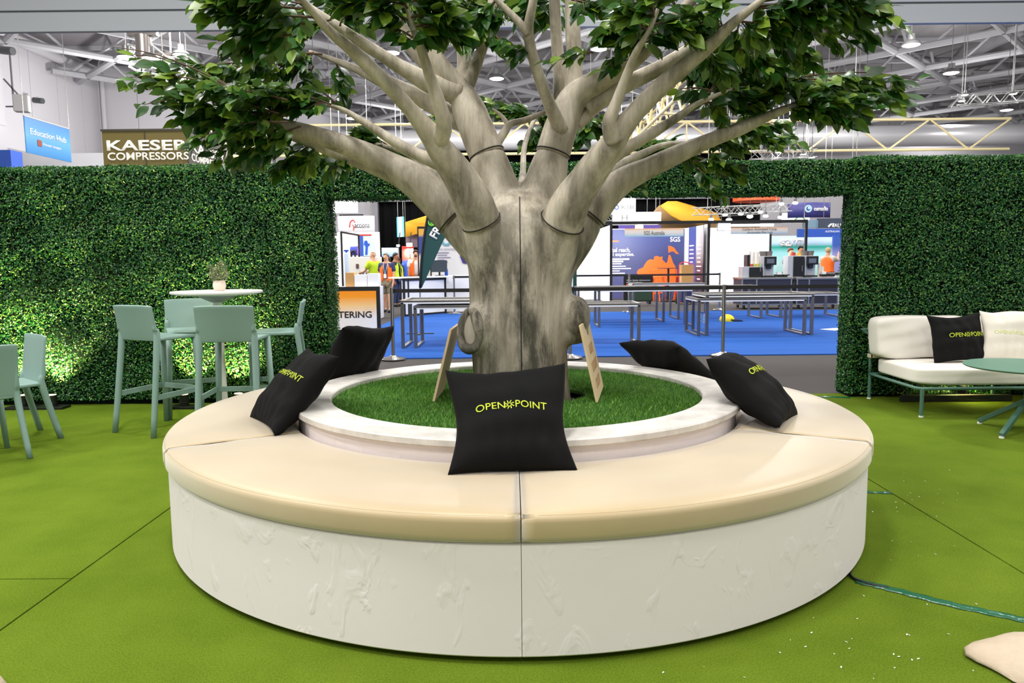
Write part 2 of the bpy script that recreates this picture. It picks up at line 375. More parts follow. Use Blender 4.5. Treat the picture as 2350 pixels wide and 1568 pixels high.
# small lighting truss at right
box_truss('lighting_truss', at(2190, 232, 22), at(2345, 222, 22), .17, 'white lighting truss at right beyond the leaf tips', 8)
for q, lb in (((2214, 218), 'cool white truss lamp, upper of two at right'), ((2207, 232), 'cool white truss lamp, lower of two at right'), ((2325, 216), 'truss lamp close to the right edge')):
    high_bay(at(q[0], q[1], 21.6), lb, power=0, sc=.42)
box_truss('lighting_truss', at(1722, 357, 20), at(1872, 352, 20), .12, 'white lighting truss just above the hedge, right of the boughs', 8)
for q, lb in (((1787, 350), 'truss spot just above the hedge, left one'), ((1843, 355), 'truss spot just above the hedge, middle one'), ((1863, 362), 'truss spot just above the hedge, lowest right one')):
    high_bay(at(q[0], q[1], 19.8), lb, power=0, sc=.36)
# wall fittings upper left
spk = thing('wall_speaker', 'small pale loudspeaker on brackets at the left wall', 'speaker', at(50, 238, 24.5))
MB().box((0, 0, 0), (.5, .35, .62), rz=.3).build('cabinet', mat('pale_grey_cabinet', (176, 174, 172), .5), spk, bevel=.03)
MB().bar((-.6, 0, .9), (0, 0, .2), .05, .05).bar((-.6, 0, -.1), (0, 0, -.1), .05, .05).bar((-.3, 0, 1.8), (-.3, 0, -.2), .05, .05).build('bracket', mat('bracket_grey', (120, 118, 118), .5), spk)
for (q, Y, c, lb) in (((27, 118), 23.6, (60, 60, 62), 'small dark security camera on the left pier'), ((96, 232), 34.1, (70, 74, 78), 'dark security camera on the left wall panels')):
    p = at(*q, Y) - Vector((.14, 0, 0)); t = thing('security_camera', lb, 'camera', p); MB().cyl((-.25, 0, .05), (.25, -.1, -.02), .14, n=12).build('camera_body', mat('cctv%d' % c[0], c, .4), t, smooth=True); MB().bar((-.2, .2, .25), (0, 0, .05), .08, .08).build('mount', WHITE, t)
# ---------------------------------------------------------------- hedge walls
RNG = np.random.default_rng(7)
def leaf_mat(name, c1, c2, c3, rough=.42, trans=.25, spec=.5, vein=False, under=None):
    m = bpy.data.materials.new(name); m.use_nodes = True; nt = m.node_tree; b = nt.nodes['Principled BSDF']; out = nt.nodes['Material Output']
    g = nt.nodes.new('ShaderNodeNewGeometry'); r = nt.nodes.new('ShaderNodeValToRGB')
    e = r.color_ramp.elements; e[0].color = lin(c1); e[1].color = lin(c3); k = e.new(.6); k.color = lin(c2)
    nt.links.new(g.outputs['Random Per Island'], r.inputs[0]); src = r.outputs[0]
    if under:
        mx = nt.nodes.new('ShaderNodeMix'); mx.data_type = 'RGBA'; mx.inputs[7].default_value = lin(under)
        ml = nt.nodes.new('ShaderNodeMath'); ml.operation = 'MULTIPLY'; ml.inputs[1].default_value = .45; nt.links.new(g.outputs['Backfacing'], ml.inputs[0])
        nt.links.new(ml.outputs[0], mx.inputs[0]); nt.links.new(src, mx.inputs[6]); src = mx.outputs[2]
    nt.links.new(src, b.inputs['Base Color']); b.inputs['Roughness'].default_value = rough; b.inputs['Specular IOR Level'].default_value = spec
    if trans:
        t = nt.nodes.new('ShaderNodeBsdfTranslucent'); s = nt.nodes.new('ShaderNodeMixShader'); s.inputs[0].default_value = trans
        nt.links.new(src, t.inputs[0]); nt.links.new(b.outputs[0], s.inputs[1]); nt.links.new(t.outputs[0], s.inputs[2]); nt.links.new(s.outputs[0], out.inputs[0])
    return m
def leaf_cloud(name, pos, nrm, size, m, parent, tilt=.9, asp=.55, kind=None):
    """small folded leaves at pos facing roughly along nrm (arrays)"""
    n = len(pos); d = nrm + RNG.normal(size=(n, 3)) * tilt * .6; d /= np.linalg.norm(d, axis=1)[:, None]
    a = RNG.normal(size=(n, 3)); a -= d * (a * d).sum(1)[:, None]; a /= np.linalg.norm(a, axis=1)[:, None]; b = np.cross(d, a)
    L = (size * RNG.uniform(.7, 1.3, n))[:, None]; Wd = L * asp
    v = np.empty((n, 4, 3)); v[:, 0] = pos - a * L * .5; v[:, 1] = pos + b * Wd * .5 + d * L * .16 - a * L * .05; v[:, 2] = pos + a * L * .5; v[:, 3] = pos - b * Wd * .5 + d * L * .16 - a * L * .05
    me = bpy.data.meshes.new(name); me.vertices.add(n * 4); me.vertices.foreach_set('co', v.ravel())
    i = np.arange(n)[:, None] * 4; tris = np.concatenate([i + [0, 1, 2], i + [0, 2, 3]], 1).reshape(-1)
    me.loops.add(len(tris)); me.loops.foreach_set('vertex_index', tris.astype(np.int32)); me.polygons.add(2 * n); me.polygons.foreach_set('loop_start', np.arange(0, 6 * n, 3, dtype=np.int32))
    me.update(); me.validate()
    return link(name, me, m, parent, world=True)
hedge_m = leaf_mat('boxwood_leaves', (6, 52, 25), (26, 106, 48), (114, 160, 62), rough=.36, trans=.15, spec=.6)
core_m = mat('hedge_core', (4, 14, 7), .9, spec=.1)
def hedge(name, label, faces, cores, loc, dens=9500):
    t = thing(name, label, 'hedge wall', loc)
    mb = MB()
    for c in cores: mb.span(*c)
    mb.build('backing_panel', core_m, t, world=True)
    P, N = [], []
    for fi, (o, u, v, n) in enumerate(faces):      # origin, two edge vectors, normal
        o, u, v, n = map(np.array, (o, u, v, n)); A = np.linalg.norm(np.cross(u, v)); k = int(A * dens)
        st = RNG.uniform(size=(k, 2)); p = o + st[:, :1] * u + st[:, 1:] * v
        bulge = .02 * np.sin(p[:, :1] * 9 + p[:, 2:] * 4) + .015 * np.sin(p[:, 2:] * 13 - p[:, :1] * 3 + p[:, 1:2] * 7)
        if fi > 0: bulge = bulge * .2
        p = p + n * (RNG.uniform(-.005, .035 if fi == 0 else .018, (k, 1)) + bulge); P.append(p); N.append(np.tile(n.astype(float), (k, 1)))
    leaf_cloud('leaf_cover', np.concatenate(P), np.concatenate(N), .021, hedge_m, t, tilt=1.0)
    return t
HF, HB, HT = 2.86, 3.28, 2.19
hedge('hedge_wall', 'tall artificial boxwood hedge wall behind the bar table, left of the opening',
      [((-5.9, HF, .05), (4.16, 0, 0), (0, 0, HT - .05), (0, -1, 0)), ((-5.9, HF, HT), (4.16, 0, 0), (0, .42, 0), (0, 0, 1)), ((-1.74, HF, .03), (0, .45, 0), (0, 0, HT), (1, 0, 0))],
      [(-5.9, -1.746, HF + .03, HB, .004, HT - .03)], (-3.8, HF, 0))
hedge('hedge_wall', 'tall artificial boxwood hedge wall behind the sofa, right of the opening',
      [((3.15, HF, .03), (3.0, 0, 0), (0, 0, HT), (0, -1, 0)), ((3.15, HF, HT + .02), (3.0, 0, 0), (0, .42, 0), (0, 0, 1)), ((3.15, HF, .03), (0, .3, 0), (0, 0, HT), (-1, 0, 0))],
      [(3.156, 6.15, HF + .03, HB - .1, .004, HT - .01)], (4.6, HF, 0))
hedge('hedge_lintel', 'boxwood hedge beam bridging the opening behind the tree',
      [((-1.74, HF + .06, 1.905), (4.9, 0, 0), (0, 0, .295), (0, -1, 0)), ((-1.74, HF + .06, 2.19), (4.9, 0, 0), (0, .36, 0), (0, 0, 1)), ((-1.74, HF + .06, 1.91), (4.9, 0, 0), (0, .34, 0), (0, 0, -1))],
      [(-1.74, 3.15, HF + .1, HB - .03, 1.915, 2.18)], (.7, HF, 1.93))

# warm uplights at the hedge foot
warm = mat('uplight_glow', (255, 240, 190), .3, emit=((255, 226, 150), 8))
def uplight(p, label, power=9, aim=(0, .15, 1), z=.0, shy=False):
    t = thing('uplight', label, 'uplight', (p[0], p[1], z))
    MB().box((0, 0, .012), (.26, .14, .022)).build('base_plate', BLACK, t, bevel=.003)
    (MB().lathe([(.0, .022), (.042, .022), (.042, .125), (.038, .125), (.038, .098), (0, .098)], n=20) if shy else MB().cyl((0, 0, .022), (0, 0, .125), .042, n=20)).build('barrel', BLACK, t, smooth=True)
    MB().tube([(.044 * math.cos(a), .044 * math.sin(a), .055) for a in [2 * math.pi * k / 20 for k in range(21)]], .003, 6).build('band', BLACK, t)
    MB().cyl((0, 0, .1245 if not shy else .10), (0, 0, .1275 if not shy else .103), .036, n=20).build('lens', warm, t)
    if power:
        l = bpy.data.lights.new('uplight_beam', 'SPOT'); l.energy = power * 2.2; l.color = (1, .80, .32); l.spot_size = math.radians(95); l.spot_blend = .8; l.shadow_soft_size = .035
        o = bpy.data.objects.new('uplight_beam', l); COL.objects.link(o); o.location = (p[0], p[1], z + .14); o.rotation_euler = Vector(aim).to_track_quat('-Z', 'Y').to_euler()
uplight((-4.25, 2.70), 'black uplight at the hedge foot, right beside the two low chairs', 150, (0, .22, 1))
uplight((-4.52, 2.70), 'black uplight at the hedge foot, hidden behind a low chair leg', 170, (-.15, .22, 1))
uplight((-3.02, 2.66), 'black uplight at the hedge foot, left of the bar table column', 110, (.1, .2, 1))
uplight((-2.53, 2.68), 'black uplight at the hedge foot, right of the bar table column', 120, (-.1, .2, 1))
uplight((4.1, 2.70), 'black uplight at the hedge foot behind the sofa', 150, (.1, .22, 1), shy=True)
tag(MB().box((0, 0, .03), (1.0, .05, .06)).build('black_trough', BLACK, None, bevel=.004), 'low black trough at the hedge foot under the sofa', 'trough').location = (4.0, 2.62, 0)

# ---------------------------------------------------------------- round bench and planter
plaster = mat('rough_white_plaster', (242, 234, 236), .7, spec=.2)
def plaster_bump(m):
    nt = m.node_tree; b = nt.nodes['Principled BSDF']; tc = nt.nodes.new('ShaderNodeTexCoord')
    mp = nt.nodes.new('ShaderNodeMapping'); mp.inputs['Scale'].default_value = (1, 1, .55); nt.links.new(tc.outputs['Object'], mp.inputs[0])
    n1 = nt.nodes.new('ShaderNodeTexNoise'); n1.inputs['Scale'].default_value = 7; n1.inputs['Detail'].default_value = 3; n1.inputs['Distortion'].default_value = 1.6
    n2 = nt.nodes.new('ShaderNodeTexNoise'); n2.inputs['Scale'].default_value = 2.2
    r = nt.nodes.new('ShaderNodeValToRGB'); r.color_ramp.elements[0].position = .56; r.color_ramp.elements[1].position = .68
    nt.links.new(mp.outputs[0], n1.inputs['Vector']); nt.links.new(n1.outputs['Fac'], r.inputs[0]); nt.links.new(mp.outputs[0], n2.inputs['Vector'])
    ad = nt.nodes.new('ShaderNodeMath'); ad.operation = 'MULTIPLY_ADD'; ad.inputs[1].default_value = .35; nt.links.new(r.outputs[0], ad.inputs[0]); nt.links.new(n2.outputs['Fac'], ad.inputs[2])
    n3 = nt.nodes.new('ShaderNodeTexNoise'); n3.inputs['Scale'].default_value = 60; nt.links.new(mp.outputs[0], n3.inputs['Vector'])
    ad2 = nt.nodes.new('ShaderNodeMath'); ad2.operation = 'MULTIPLY_ADD'; ad2.inputs[1].default_value = .06; nt.links.new(n3.outputs['Fac'], ad2.inputs[0]); nt.links.new(ad.outputs[0], ad2.inputs[2])
    bp = nt.nodes.new('ShaderNodeBump'); bp.inputs['Strength'].default_value = .5; bp.inputs['Distance'].default_value = .010
    nt.links.new(ad2.outputs[0], bp.inputs['Height']); nt.links.new(bp.outputs[0], b.inputs['Normal'])
plaster_bump(plaster)
seat_m = mat('tan_leatherette', (184, 163, 120), .40, spec=.6, var=((174, 152, 110), 1.6, .2), bump=(900, .12, .001))
_b = seat_m.node_tree.nodes['Principled BSDF']; _b.inputs['Sheen Weight'].default_value = .8; _b.inputs['Sheen Roughness'].default_value = .6; _b.inputs['Sheen Tint'].default_value = (1, .98, .95, 1)
rim_m = mat('marbled_rim', (236, 232, 226), .45, var=((176, 172, 166), 3.2, .16), spec=.4)
segn = ['front left', 'front right', 'right', 'rear right', 'rear left', 'left']
seg_where = ['left of the front seam', 'right of the front seam', 'on the far right side', 'behind the planter on the right', 'behind the planter on the left', 'on the far left side']
A0 = [-150, -90, -30, 30, 90, 150]
for i in range(6):
    a0, a1 = math.radians(A0[i] + .03), math.radians(A0[i] + 59.97)
    b = thing('bench_base', 'curved rough white plaster bench base ' + seg_where[i], 'bench', (0, 0, 0), 0, 'curved bases of the round bench')
    prof = [(1.2, .022), (1.748, .022), (1.754, .028), (1.754, .402), (1.75, .406), (1.2, .406)]
    MB().lathe(prof, n=36, a0=a0, a1=a1, closed=True).build('curved_wall', plaster, b, smooth=True)
    MB().lathe([(1.2, .0), (1.69, .0), (1.69, .022), (1.2, .022)], n=36, a0=a0, a1=a1, closed=True).build('plinth', BLACK, b)  # black recessed strip, puts the shadow line under the bench into colour
def seat_cushion(i):
    a0, a1 = math.radians(A0[i]), math.radians(A0[i] + 60); r0, r1, z0, z1, rc = 1.166, 1.772, .407, .507, .028
    # rounded-rectangle section swept along the arc, pulled in at both ends
    sec = []
    def arc(cx, cz, s, e):
        for k in range(6):
            t = math.radians(s + (e - s) * k / 5); sec.append((cx + rc * math.cos(t), cz + rc * math.sin(t)))
    arc(r1 - rc, z0 + rc, -90, 0); arc(r1 - rc, z1 - rc, 0, 90)
    for k in range(1, 10): sec.append((r1 - rc - (r1 - r0 - 2 * rc) * k / 10, z1))
    arc(r0 + rc, z1 - rc, 90, 180); arc(r0 + rc, z0 + rc, 180, 270)
    n = 64; m = MB(); K = len(sec); rm = (r0 + r1) / 2; zm = (z0 + z1) / 2; cols = []
    al = []
    g = .0015; re_ = .014
    for k in range(6): t = k / 5; al.append((a0 + (g + re_ * (1 - math.sin(t * math.pi / 2))) / rm, re_ * (1 - math.cos((1 - t) * math.pi / 2))))
    mid = [a0 + (g + re_) / rm + (a1 - a0 - 2 * (g + re_) / rm) * k / n for k in range(1, n)]
    full = al + [(a, 0) for a in mid] + [(a1 - (a - a0), q) for a, q in reversed(al)]
    for (a, ins) in full:
        for (r, z) in sec:
            rr = min(max(r, r0 + ins), r1 - ins); zz = min(max(z, z0 + ins), z1 - ins)
            if abs(z - z1) < 1e-6:
                u = (r - r0) / (r1 - r0); w = (a - a0) / (a1 - a0)
                zz = zz + .010 * (4 * u * (1 - u)) ** .6 * min(1, 9 * min(w, 1 - w)) + .003 * math.sin(11 * a + 5 * r + i) * math.sin(7 * r * 3) * 4 * u * (1 - u)
            m.v.append((rr * math.cos(a), rr * math.sin(a), zz))
    for q in range(len(full) - 1):
        for k in range(K):
            k2 = (k + 1) % K; m.f.append((q * K + k, (q + 1) * K + k, (q + 1) * K + k2, q * K + k2))
    m.f.append(tuple(range(K))); m.f.append(tuple((len(full) - 1) * K + k for k in reversed(range(K))))
    o = m.build('seat_cushion', seat_m, None, smooth='all', weld=True)
    am = (a0 + a1) / 2; piv = Vector((rm * math.cos(am), rm * math.sin(am), z0)); o.data.transform(Matrix.Translation(-piv)); o.location = piv
    tag(o, 'tan padded wedge cushion on the round bench, ' + seg_where[i], 'cushion', 'tan wedge cushions of the round bench')
    sm = MB()      # stitched edge line
    pts = [((r1 - .012) * math.cos(a), (r1 - .012) * math.sin(a), z1 - .0075) for a in [a0 + .03 + (a1 - a0 - .06) * k / 60 for k in range(61)]]
    sm.tube(pts, .0022, 5); sm.build('edge_stitching', mat('seam_tan', (150, 130, 92), .6), o, world=True)
for i in range(6): seat_cushion(i)
pl = thing('planter', 'round white plaster planter ring with pale marbled rim inside the bench', 'planter')
MB().lathe([(1.157, .0), (1.157, .57), (1.02, .57), (1.02, .0)], n=128, closed=True).build('ring_wall', plaster, pl, smooth=True)
MB().lathe([(1.181, .568), (1.187, .574), (1.187, .597), (1.181, .603), (.997, .603), (.991, .597), (.991, .574), (.997, .568)], n=144, closed=True).build('rim', rim_m, pl, smooth=True)
# planted turf: a base sheet with a hole for the trunk and short blades
tb = MB()
NN = 96
for k in range(NN):
    a = 2 * math.pi * k / NN; tb.v += [(.06 + .315 * math.cos(a), -.02 + .27 * math.sin(a), .572), (1.03 * math.cos(a), 1.03 * math.sin(a), .572), (.06 + .315 * math.cos(a), -.02 + .27 * math.sin(a), .555), (1.03 * math.cos(a), 1.03 * math.sin(a), .555)]
for k in range(NN):
    a, b = 4 * k, 4 * ((k + 1) % NN); tb.f += [(a, a + 1, b + 1, b), (a + 2, b + 2, b + 3, a + 3), (a, b, b + 2, a + 2), (a + 1, a + 3, b + 3, b + 1)]
turf = tb.build('turf', mat('turf_base', (62, 100, 40), .95, spec=.1, var=((38, 66, 26), 5, .25)), None)
tag(turf, 'round patch of short green artificial grass inside the planter', 'grass', kind='stuff')
n = 52000; rr = np.sqrt(RNG.uniform(0, 1, n)) * .988; aa = RNG.uniform(0, 2 * np.pi, n); px_ = rr * np.cos(aa); py_ = rr * np.sin(aa)
keep = ((px_ - .06) / .32) ** 2 + ((py_ + .02) / .275) ** 2 > 1; px_, py_ = px_[keep], py_[keep]; n = len(px_)
h = RNG.uniform(.012, .024, n); ang = RNG.uniform(0, 2 * np.pi, n); wv = .0022
lean = RNG.normal(0, .007, (n, 2)) + np.stack([.006 * np.sin(py_ * 9), .004 * np.cos(px_ * 7 + py_ * 5)], 1)
v = np.empty((n, 3, 3)); v[:, 0] = np.stack([px_ - wv * np.cos(ang), py_ - wv * np.sin(ang), np.full(n, .571)], 1); v[:, 1] = np.stack([px_ + wv * np.cos(ang), py_ + wv * np.sin(ang), np.full(n, .571)], 1)
v[:, 2] = np.stack([px_ + lean[:, 0], py_ + lean[:, 1], .571 + h], 1)
me = bpy.data.meshes.new('grass_blades'); me.vertices.add(3 * n); me.vertices.foreach_set('co', v.ravel()); me.loops.add(3 * n); me.loops.foreach_set('vertex_index', np.arange(3 * n, dtype=np.int32)); me.polygons.add(n); me.polygons.foreach_set('loop_start', np.arange(0, 3 * n, 3, dtype=np.int32)); me.update()
bl = link('grass_blades', me, leaf_mat('turf_blades', (54, 100, 34), (84, 138, 50), (140, 180, 84), rough=.5, trans=.2, spec=.3), turf)
bl['kind'] = 'stuff'
hole_disc = MB().lathe([(0, .52), (.5, .52), (.5, .53), (0, .53)], n=32).build('hole_shade', BLACK, pl)  # black disc, paints the shade inside the hole round the trunk

# ---------------------------------------------------------------- pillows
black_cloth = mat('black_cotton', (11, 11, 12), .85, spec=.2, bump=(700, .35, .0015))
white_cloth = mat('cream_linen', (226, 220, 208), .85, spec=.2, bump=(700, .3, .0015))
lime = mat('lime_print', (190, 205, 50), .7)
pale_lime = mat('pale_lime_print', (214, 220, 150), .7)
def pillow_fn(w, h, t, seed):
    r = random.Random(seed); ph = [r.uniform(0, 6.28) for _ in range(8)]
    def fn(u, v, s):        # u,v in -1..1, s = side +1/-1
        x = u * w / 2 * (1 - .085 * (1 - v * v)); z = v * h / 2 * (1 - .075 * (1 - u * u))
        e = max(0, (1 - u * u) * (1 - v * v)); d = t / 2 * e ** .42
        cr = math.exp(-((1 - abs(u)) ** 2 + (1 - abs(v)) ** 2) * 5)
        wr = .0075 * math.sin(5 * u + 7 * v + ph[0]) * math.sin(4 * v - 6 * u + ph[1]) + .006 * math.sin(13 * u * (1 - v) + ph[2]) * max(0, -v) + .005 * math.sin(15 * (u + .4 * v) + ph[3]) * abs(v) + .008 * math.sin(3 * v + ph[5]) * u
        y = s * (d + wr * e ** .3 * (1 - .3 * cr)) + .012 * math.sin(2.2 * u + ph[4]) * abs(v)
        z += .012 * math.sin(3.0 * u + ph[6]) * max(0, v); x += .01 * math.sin(3.0 * v + ph[7]) * u
        return Vector((x, -y, z + h / 2))
    return fn
def pillow(label, B, phi, lean, psi, w=.47, h=.47, t=.17, m=black_cloth, seed=1, logo=True, logo_m=lime, lu=0, lv=.12, lw=.3, group='black square pillows', arc=0, ear=0):
    """B = middle of the lower edge; front faces (sin phi, -cos phi)"""
    fn0 = pillow_fn(w, h, t, seed)
    def fn(u, v, s):
        p = fn0(u, v, s)
        if ear:      # one top corner stands up
            k = max(0, u - .35) ** 1.5 * max(0, v - .3) ** 1.2; p.z += ear * k * 2.4; p.x -= ear * k * .5
        return p
    N = 36; m_ = MB()
    for s in (1, -1):
        o = len(m_.v)
        for j in range(N + 1):
            for i in range(N + 1):
                u = math.sin((i / N * 2 - 1) * math.pi / 2) * .35 + (i / N * 2 - 1) * .65; v = math.sin((j / N * 2 - 1) * math.pi / 2) * .35 + (j / N * 2 - 1) * .65
                m_.v.append(tuple(fn(u, v, s)))
        for j in range(N):
            for i in range(N):
                q = (o + j * (N + 1) + i, o + j * (N + 1) + i + 1, o + (j + 1) * (N + 1) + i + 1, o + (j + 1) * (N + 1) + i); m_.f.append(q if s > 0 else q[::-1])
    t_ = thing('throw_pillow', label, 'pillow', B, 0, group)
    ob = m_.build('cover', m, t_, smooth='all', weld=True)
    X = Vector((math.cos(phi), math.sin(phi), 0)); n = Vector((math.sin(phi), -math.cos(phi), 0)); up = Vector((0, 0, 1)) * math.cos(lean) - n * math.sin(lean)
    X2 = X * math.cos(psi) + up * math.sin(psi); up2 = up * math.cos(psi) - X * math.sin(psi); n2 = X2.cross(up2)   # local -y is the front
    R = Matrix((X2, -n2, up2)).transposed().to_4x4(); ob.data.transform(R)
    if logo:
        g = lw / .3
        def put(me, uo):
            for vt in me.vertices:
                x, z = vt.co.x + uo, vt.co.y; z += -arc * (x / (.15 * g)) ** 2 * .012
                p = fn((x / (w / 2)) * 1.05 + lu, z / (h / 2) * 1.0 + lv, 1); k = .0022 + vt.co.z
                vt.co = R @ (p + Vector((0, -k, 0)))
        a = text_mesh('OPEN', .128 * g, .034 * g, .006, .0008, 1, cut=.012 * g); put(a, -.088 * g)
        b = text_mesh('POINT', .137 * g, .034 * g, .006, .0008, 1, cut=.012 * g); put(b, .088 * g)
        me = bpy.data.meshes.new('logo_star'); sb = MB()
        for k in range(8):
            t0 = k * math.pi / 4 + .2; c, s_ = math.cos(t0), math.sin(t0); nx, ny = -s_, c; wd = .0021 * g; r0, r1 = .005 * g, .021 * g; of = .0035 * g
            sb.add([(r0 * c + nx * (of + wd), r0 * s_ + ny * (of + wd), 0), (r0 * c + nx * (of - wd), r0 * s_ + ny * (of - wd), 0), (r1 * c + nx * (of - wd), r1 * s_ + ny * (of - wd), 0), (r1 * c + nx * (of + wd), r1 * s_ + ny * (of + wd), 0)], [(0, 1, 2, 3)])
        st = sb.mesh('logo_star'); put(st, -.006 * g)
        for me_ in (a, b, st): link('printed_logo', me_, logo_m, ob)
    return t_
pillow('black square pillow with lime lettering leaning at the front centre of the planter', (-.022, -1.325, .51), .089, .64, 0, .475, .445, .17, seed=3, arc=1.0, lv=.13, ear=.03, lw=.285)
pillow('black square pillow with lime lettering tilted on the left cushion by the planter', (-1.245, -.47, .51), -.999, .753, -.015, .48, .47, .17, seed=5, lv=.18, lu=.12)
pillow('black square pillow seen from behind at the rear left of the planter', (-1.10, .72, .508), 4.116, .49, .025, .46, .45, .18, seed=8, logo=False)
pillow('black square pillow with lime lettering leaning edge-on at the right of the planter', (1.315, -.505, .512), 1.076, .87, -.09, .48, .47, .2, seed=11, lv=.2, lu=-.05)
pillow('black square pillow slumped flat over the rear right planter rim', (1.165, .965, .505), 2.297, 1.0, -.04, .48, .47, .2, seed=14, logo=False)

# leaning plywood boards
ply = mat('pale_plywood', (226, 204, 164), .6, var=((206, 180, 136), 6, .2), stretch=(1, 12, 1))
burn = mat('burnt_letters', (170, 120, 66), .7)
def board(label, B, phi, lean, w, h):
    t = thing('plywood_sign', label, 'sign', B, 0)
    X = Vector((math.cos(phi), math.sin(phi), 0)); n = Vector((math.sin(phi), -math.cos(phi), 0)); up = Vector((0, 0, 1)) * math.cos(lean) - n * math.sin(lean); n2 = X.cross(up)
    R = Matrix((X, -n2, up)).transposed().to_4x4()
    o = MB().box((0, 0, h / 2), (w, .012, h)).build('board', ply, t, bevel=.001); o.data.transform(R)
    return o, R, h
t, R, h = board('pale plywood board leaning on the trunk knot at left, blank side out', (-.422, -.055, .586), -1.615, .251, .40, .385)
t, R, h = board('pale plywood board with brown stencilled lettering leaning on the trunk at right', (.448, -.083, .586), 1.391, .217, .49, .40)
br_ = random.Random(4)
for z, w in ((.335, .05), (.255, .19), (.165, .29), (.075, .24)):
    mk = MB(); x = -w / 2
    while x < w / 2:
        hh = .05 if w > .1 else .006; k = br_.random()
        mk.box((x, -.0068, z), (.006, .0012, hh)); mk.box((x + .014, -.0068, z + (hh / 2 - .004) * (1 if k > .5 else -1)), (.022, .0012, .006)); x += .036
    me = mk.mesh('stencilled_lettering'); me.transform(R); link('stencilled_lettering', me, burn, t)
# ---------------------------------------------------------------- the tree
def bark_mat():
    m = bpy.data.materials.new('pale_bark'); m.use_nodes = True; nt = m.node_tree; b = nt.nodes['Principled BSDF']; b.inputs['Roughness'].default_value = .62; b.inputs['Specular IOR Level'].default_value = .3
    tc = nt.nodes.new('ShaderNodeTexCoord'); mp = nt.nodes.new('ShaderNodeMapping'); mp.inputs['Scale'].default_value = (1, 1, .16)
    nt.links.new(tc.outputs['Object'], mp.inputs[0])
    def noise(sc, det, vec=mp, rough=.6, dist=0):
        n = nt.nodes.new('ShaderNodeTexNoise'); n.inputs['Scale'].default_value = sc; n.inputs['Detail'].default_value = det; n.inputs['Roughness'].default_value = rough; n.inputs['Distortion'].default_value = dist
        nt.links.new(vec.outputs['Object' if vec is tc else 0], n.inputs['Vector']); return n
    n1 = noise(7, 8, rough=.7); r1 = nt.nodes.new('ShaderNodeValToRGB')
    e = r1.color_ramp.elements; e[0].position = .3; e[0].color = lin((94, 90, 78)); e[1].position = .7; e[1].color = lin((216, 207, 190)); k = e.new(.47); k.color = lin((166, 157, 140))
    nt.links.new(n1.outputs['Fac'], r1.inputs[0])
    # stains: more of them low on the trunk, as painted on the prop
    mp2 = nt.nodes.new('ShaderNodeMapping'); mp2.inputs['Scale'].default_value = (1, 1, .27); nt.links.new(tc.outputs['Object'], mp2.inputs[0]); n2 = noise(5.0, 7, mp2, .72); r2 = nt.nodes.new('ShaderNodeValToRGB'); r2.color_ramp.elements[0].position = .46; r2.color_ramp.elements[1].position = .60
    nt.links.new(n2.outputs['Fac'], r2.inputs[0])
    sp = nt.nodes.new('ShaderNodeSeparateXYZ'); nt.links.new(tc.outputs['Object'], sp.inputs[0])
    mr = nt.nodes.new('ShaderNodeMapRange'); mr.inputs[1].default_value = 1.75; mr.inputs[2].default_value = 1.2; mr.inputs[3].default_value = .16; mr.inputs[4].default_value = .88; nt.links.new(sp.outputs['Z'], mr.inputs[0])
    mu = nt.nodes.new('ShaderNodeMath'); mu.operation = 'MULTIPLY'; nt.links.new(r2.outputs[0], mu.inputs[0]); nt.links.new(mr.outputs[0], mu.inputs[1])
    mx = nt.nodes.new('ShaderNodeMix'); mx.data_type = 'RGBA'; mx.inputs[7].default_value = lin((52, 52, 42)); nt.links.new(mu.outputs[0], mx.inputs[0]); nt.links.new(r1.outputs[0], mx.inputs[6])
    nt.links.new(mx.outputs[2], b.inputs['Base Color'])
    # drapery wrinkles and grain
    n3 = noise(30, 5, mp, .6, .4); mp3 = nt.nodes.new('ShaderNodeMapping'); mp3.inputs['Scale'].default_value = (1, 1, .5); nt.links.new(tc.outputs['Object'], mp3.inputs[0]); n4 = noise(7, 3, mp3, .5, 1.6)
    r4 = nt.nodes.new('ShaderNodeValToRGB'); ee = r4.color_ramp.elements; ee[0].position = .44; ee[1].position = .56; ee[0].color = (0, 0, 0, 1); ee[1].color = (0, 0, 0, 1); kk = ee.new(.5); kk.color = (1, 1, 1, 1)
    nt.links.new(n4.outputs['Fac'], r4.inputs[0])
    ad = nt.nodes.new('ShaderNodeMath'); ad.operation = 'MULTIPLY_ADD'; ad.inputs[1].default_value = .16; nt.links.new(r4.outputs[0], ad.inputs[0]); nt.links.new(n3.outputs['Fac'], ad.inputs[2])
    bp = nt.nodes.new('ShaderNodeBump'); bp.inputs['Strength'].default_value = .5; bp.inputs['Distance'].default_value = .007; nt.links.new(ad.outputs[0], bp.inputs['Height']); nt.links.new(bp.outputs[0], b.inputs['Normal'])
    return m
bark = bark_mat(); groove = mat('dark_joint', (30, 27, 24), .8)
twig_m = mat('brown_twig', (88, 66, 48), .7)
leafm = leaf_mat('ficus_leaves', (22, 54, 14), (48, 98, 26), (122, 150, 40), rough=.36, trans=.3, spec=.5, under=(98, 124, 62))
tree = thing('artificial_tree', 'artificial fig tree with pale smooth trunk and green leaves in the round planter', 'tree', (0, 0, .53))

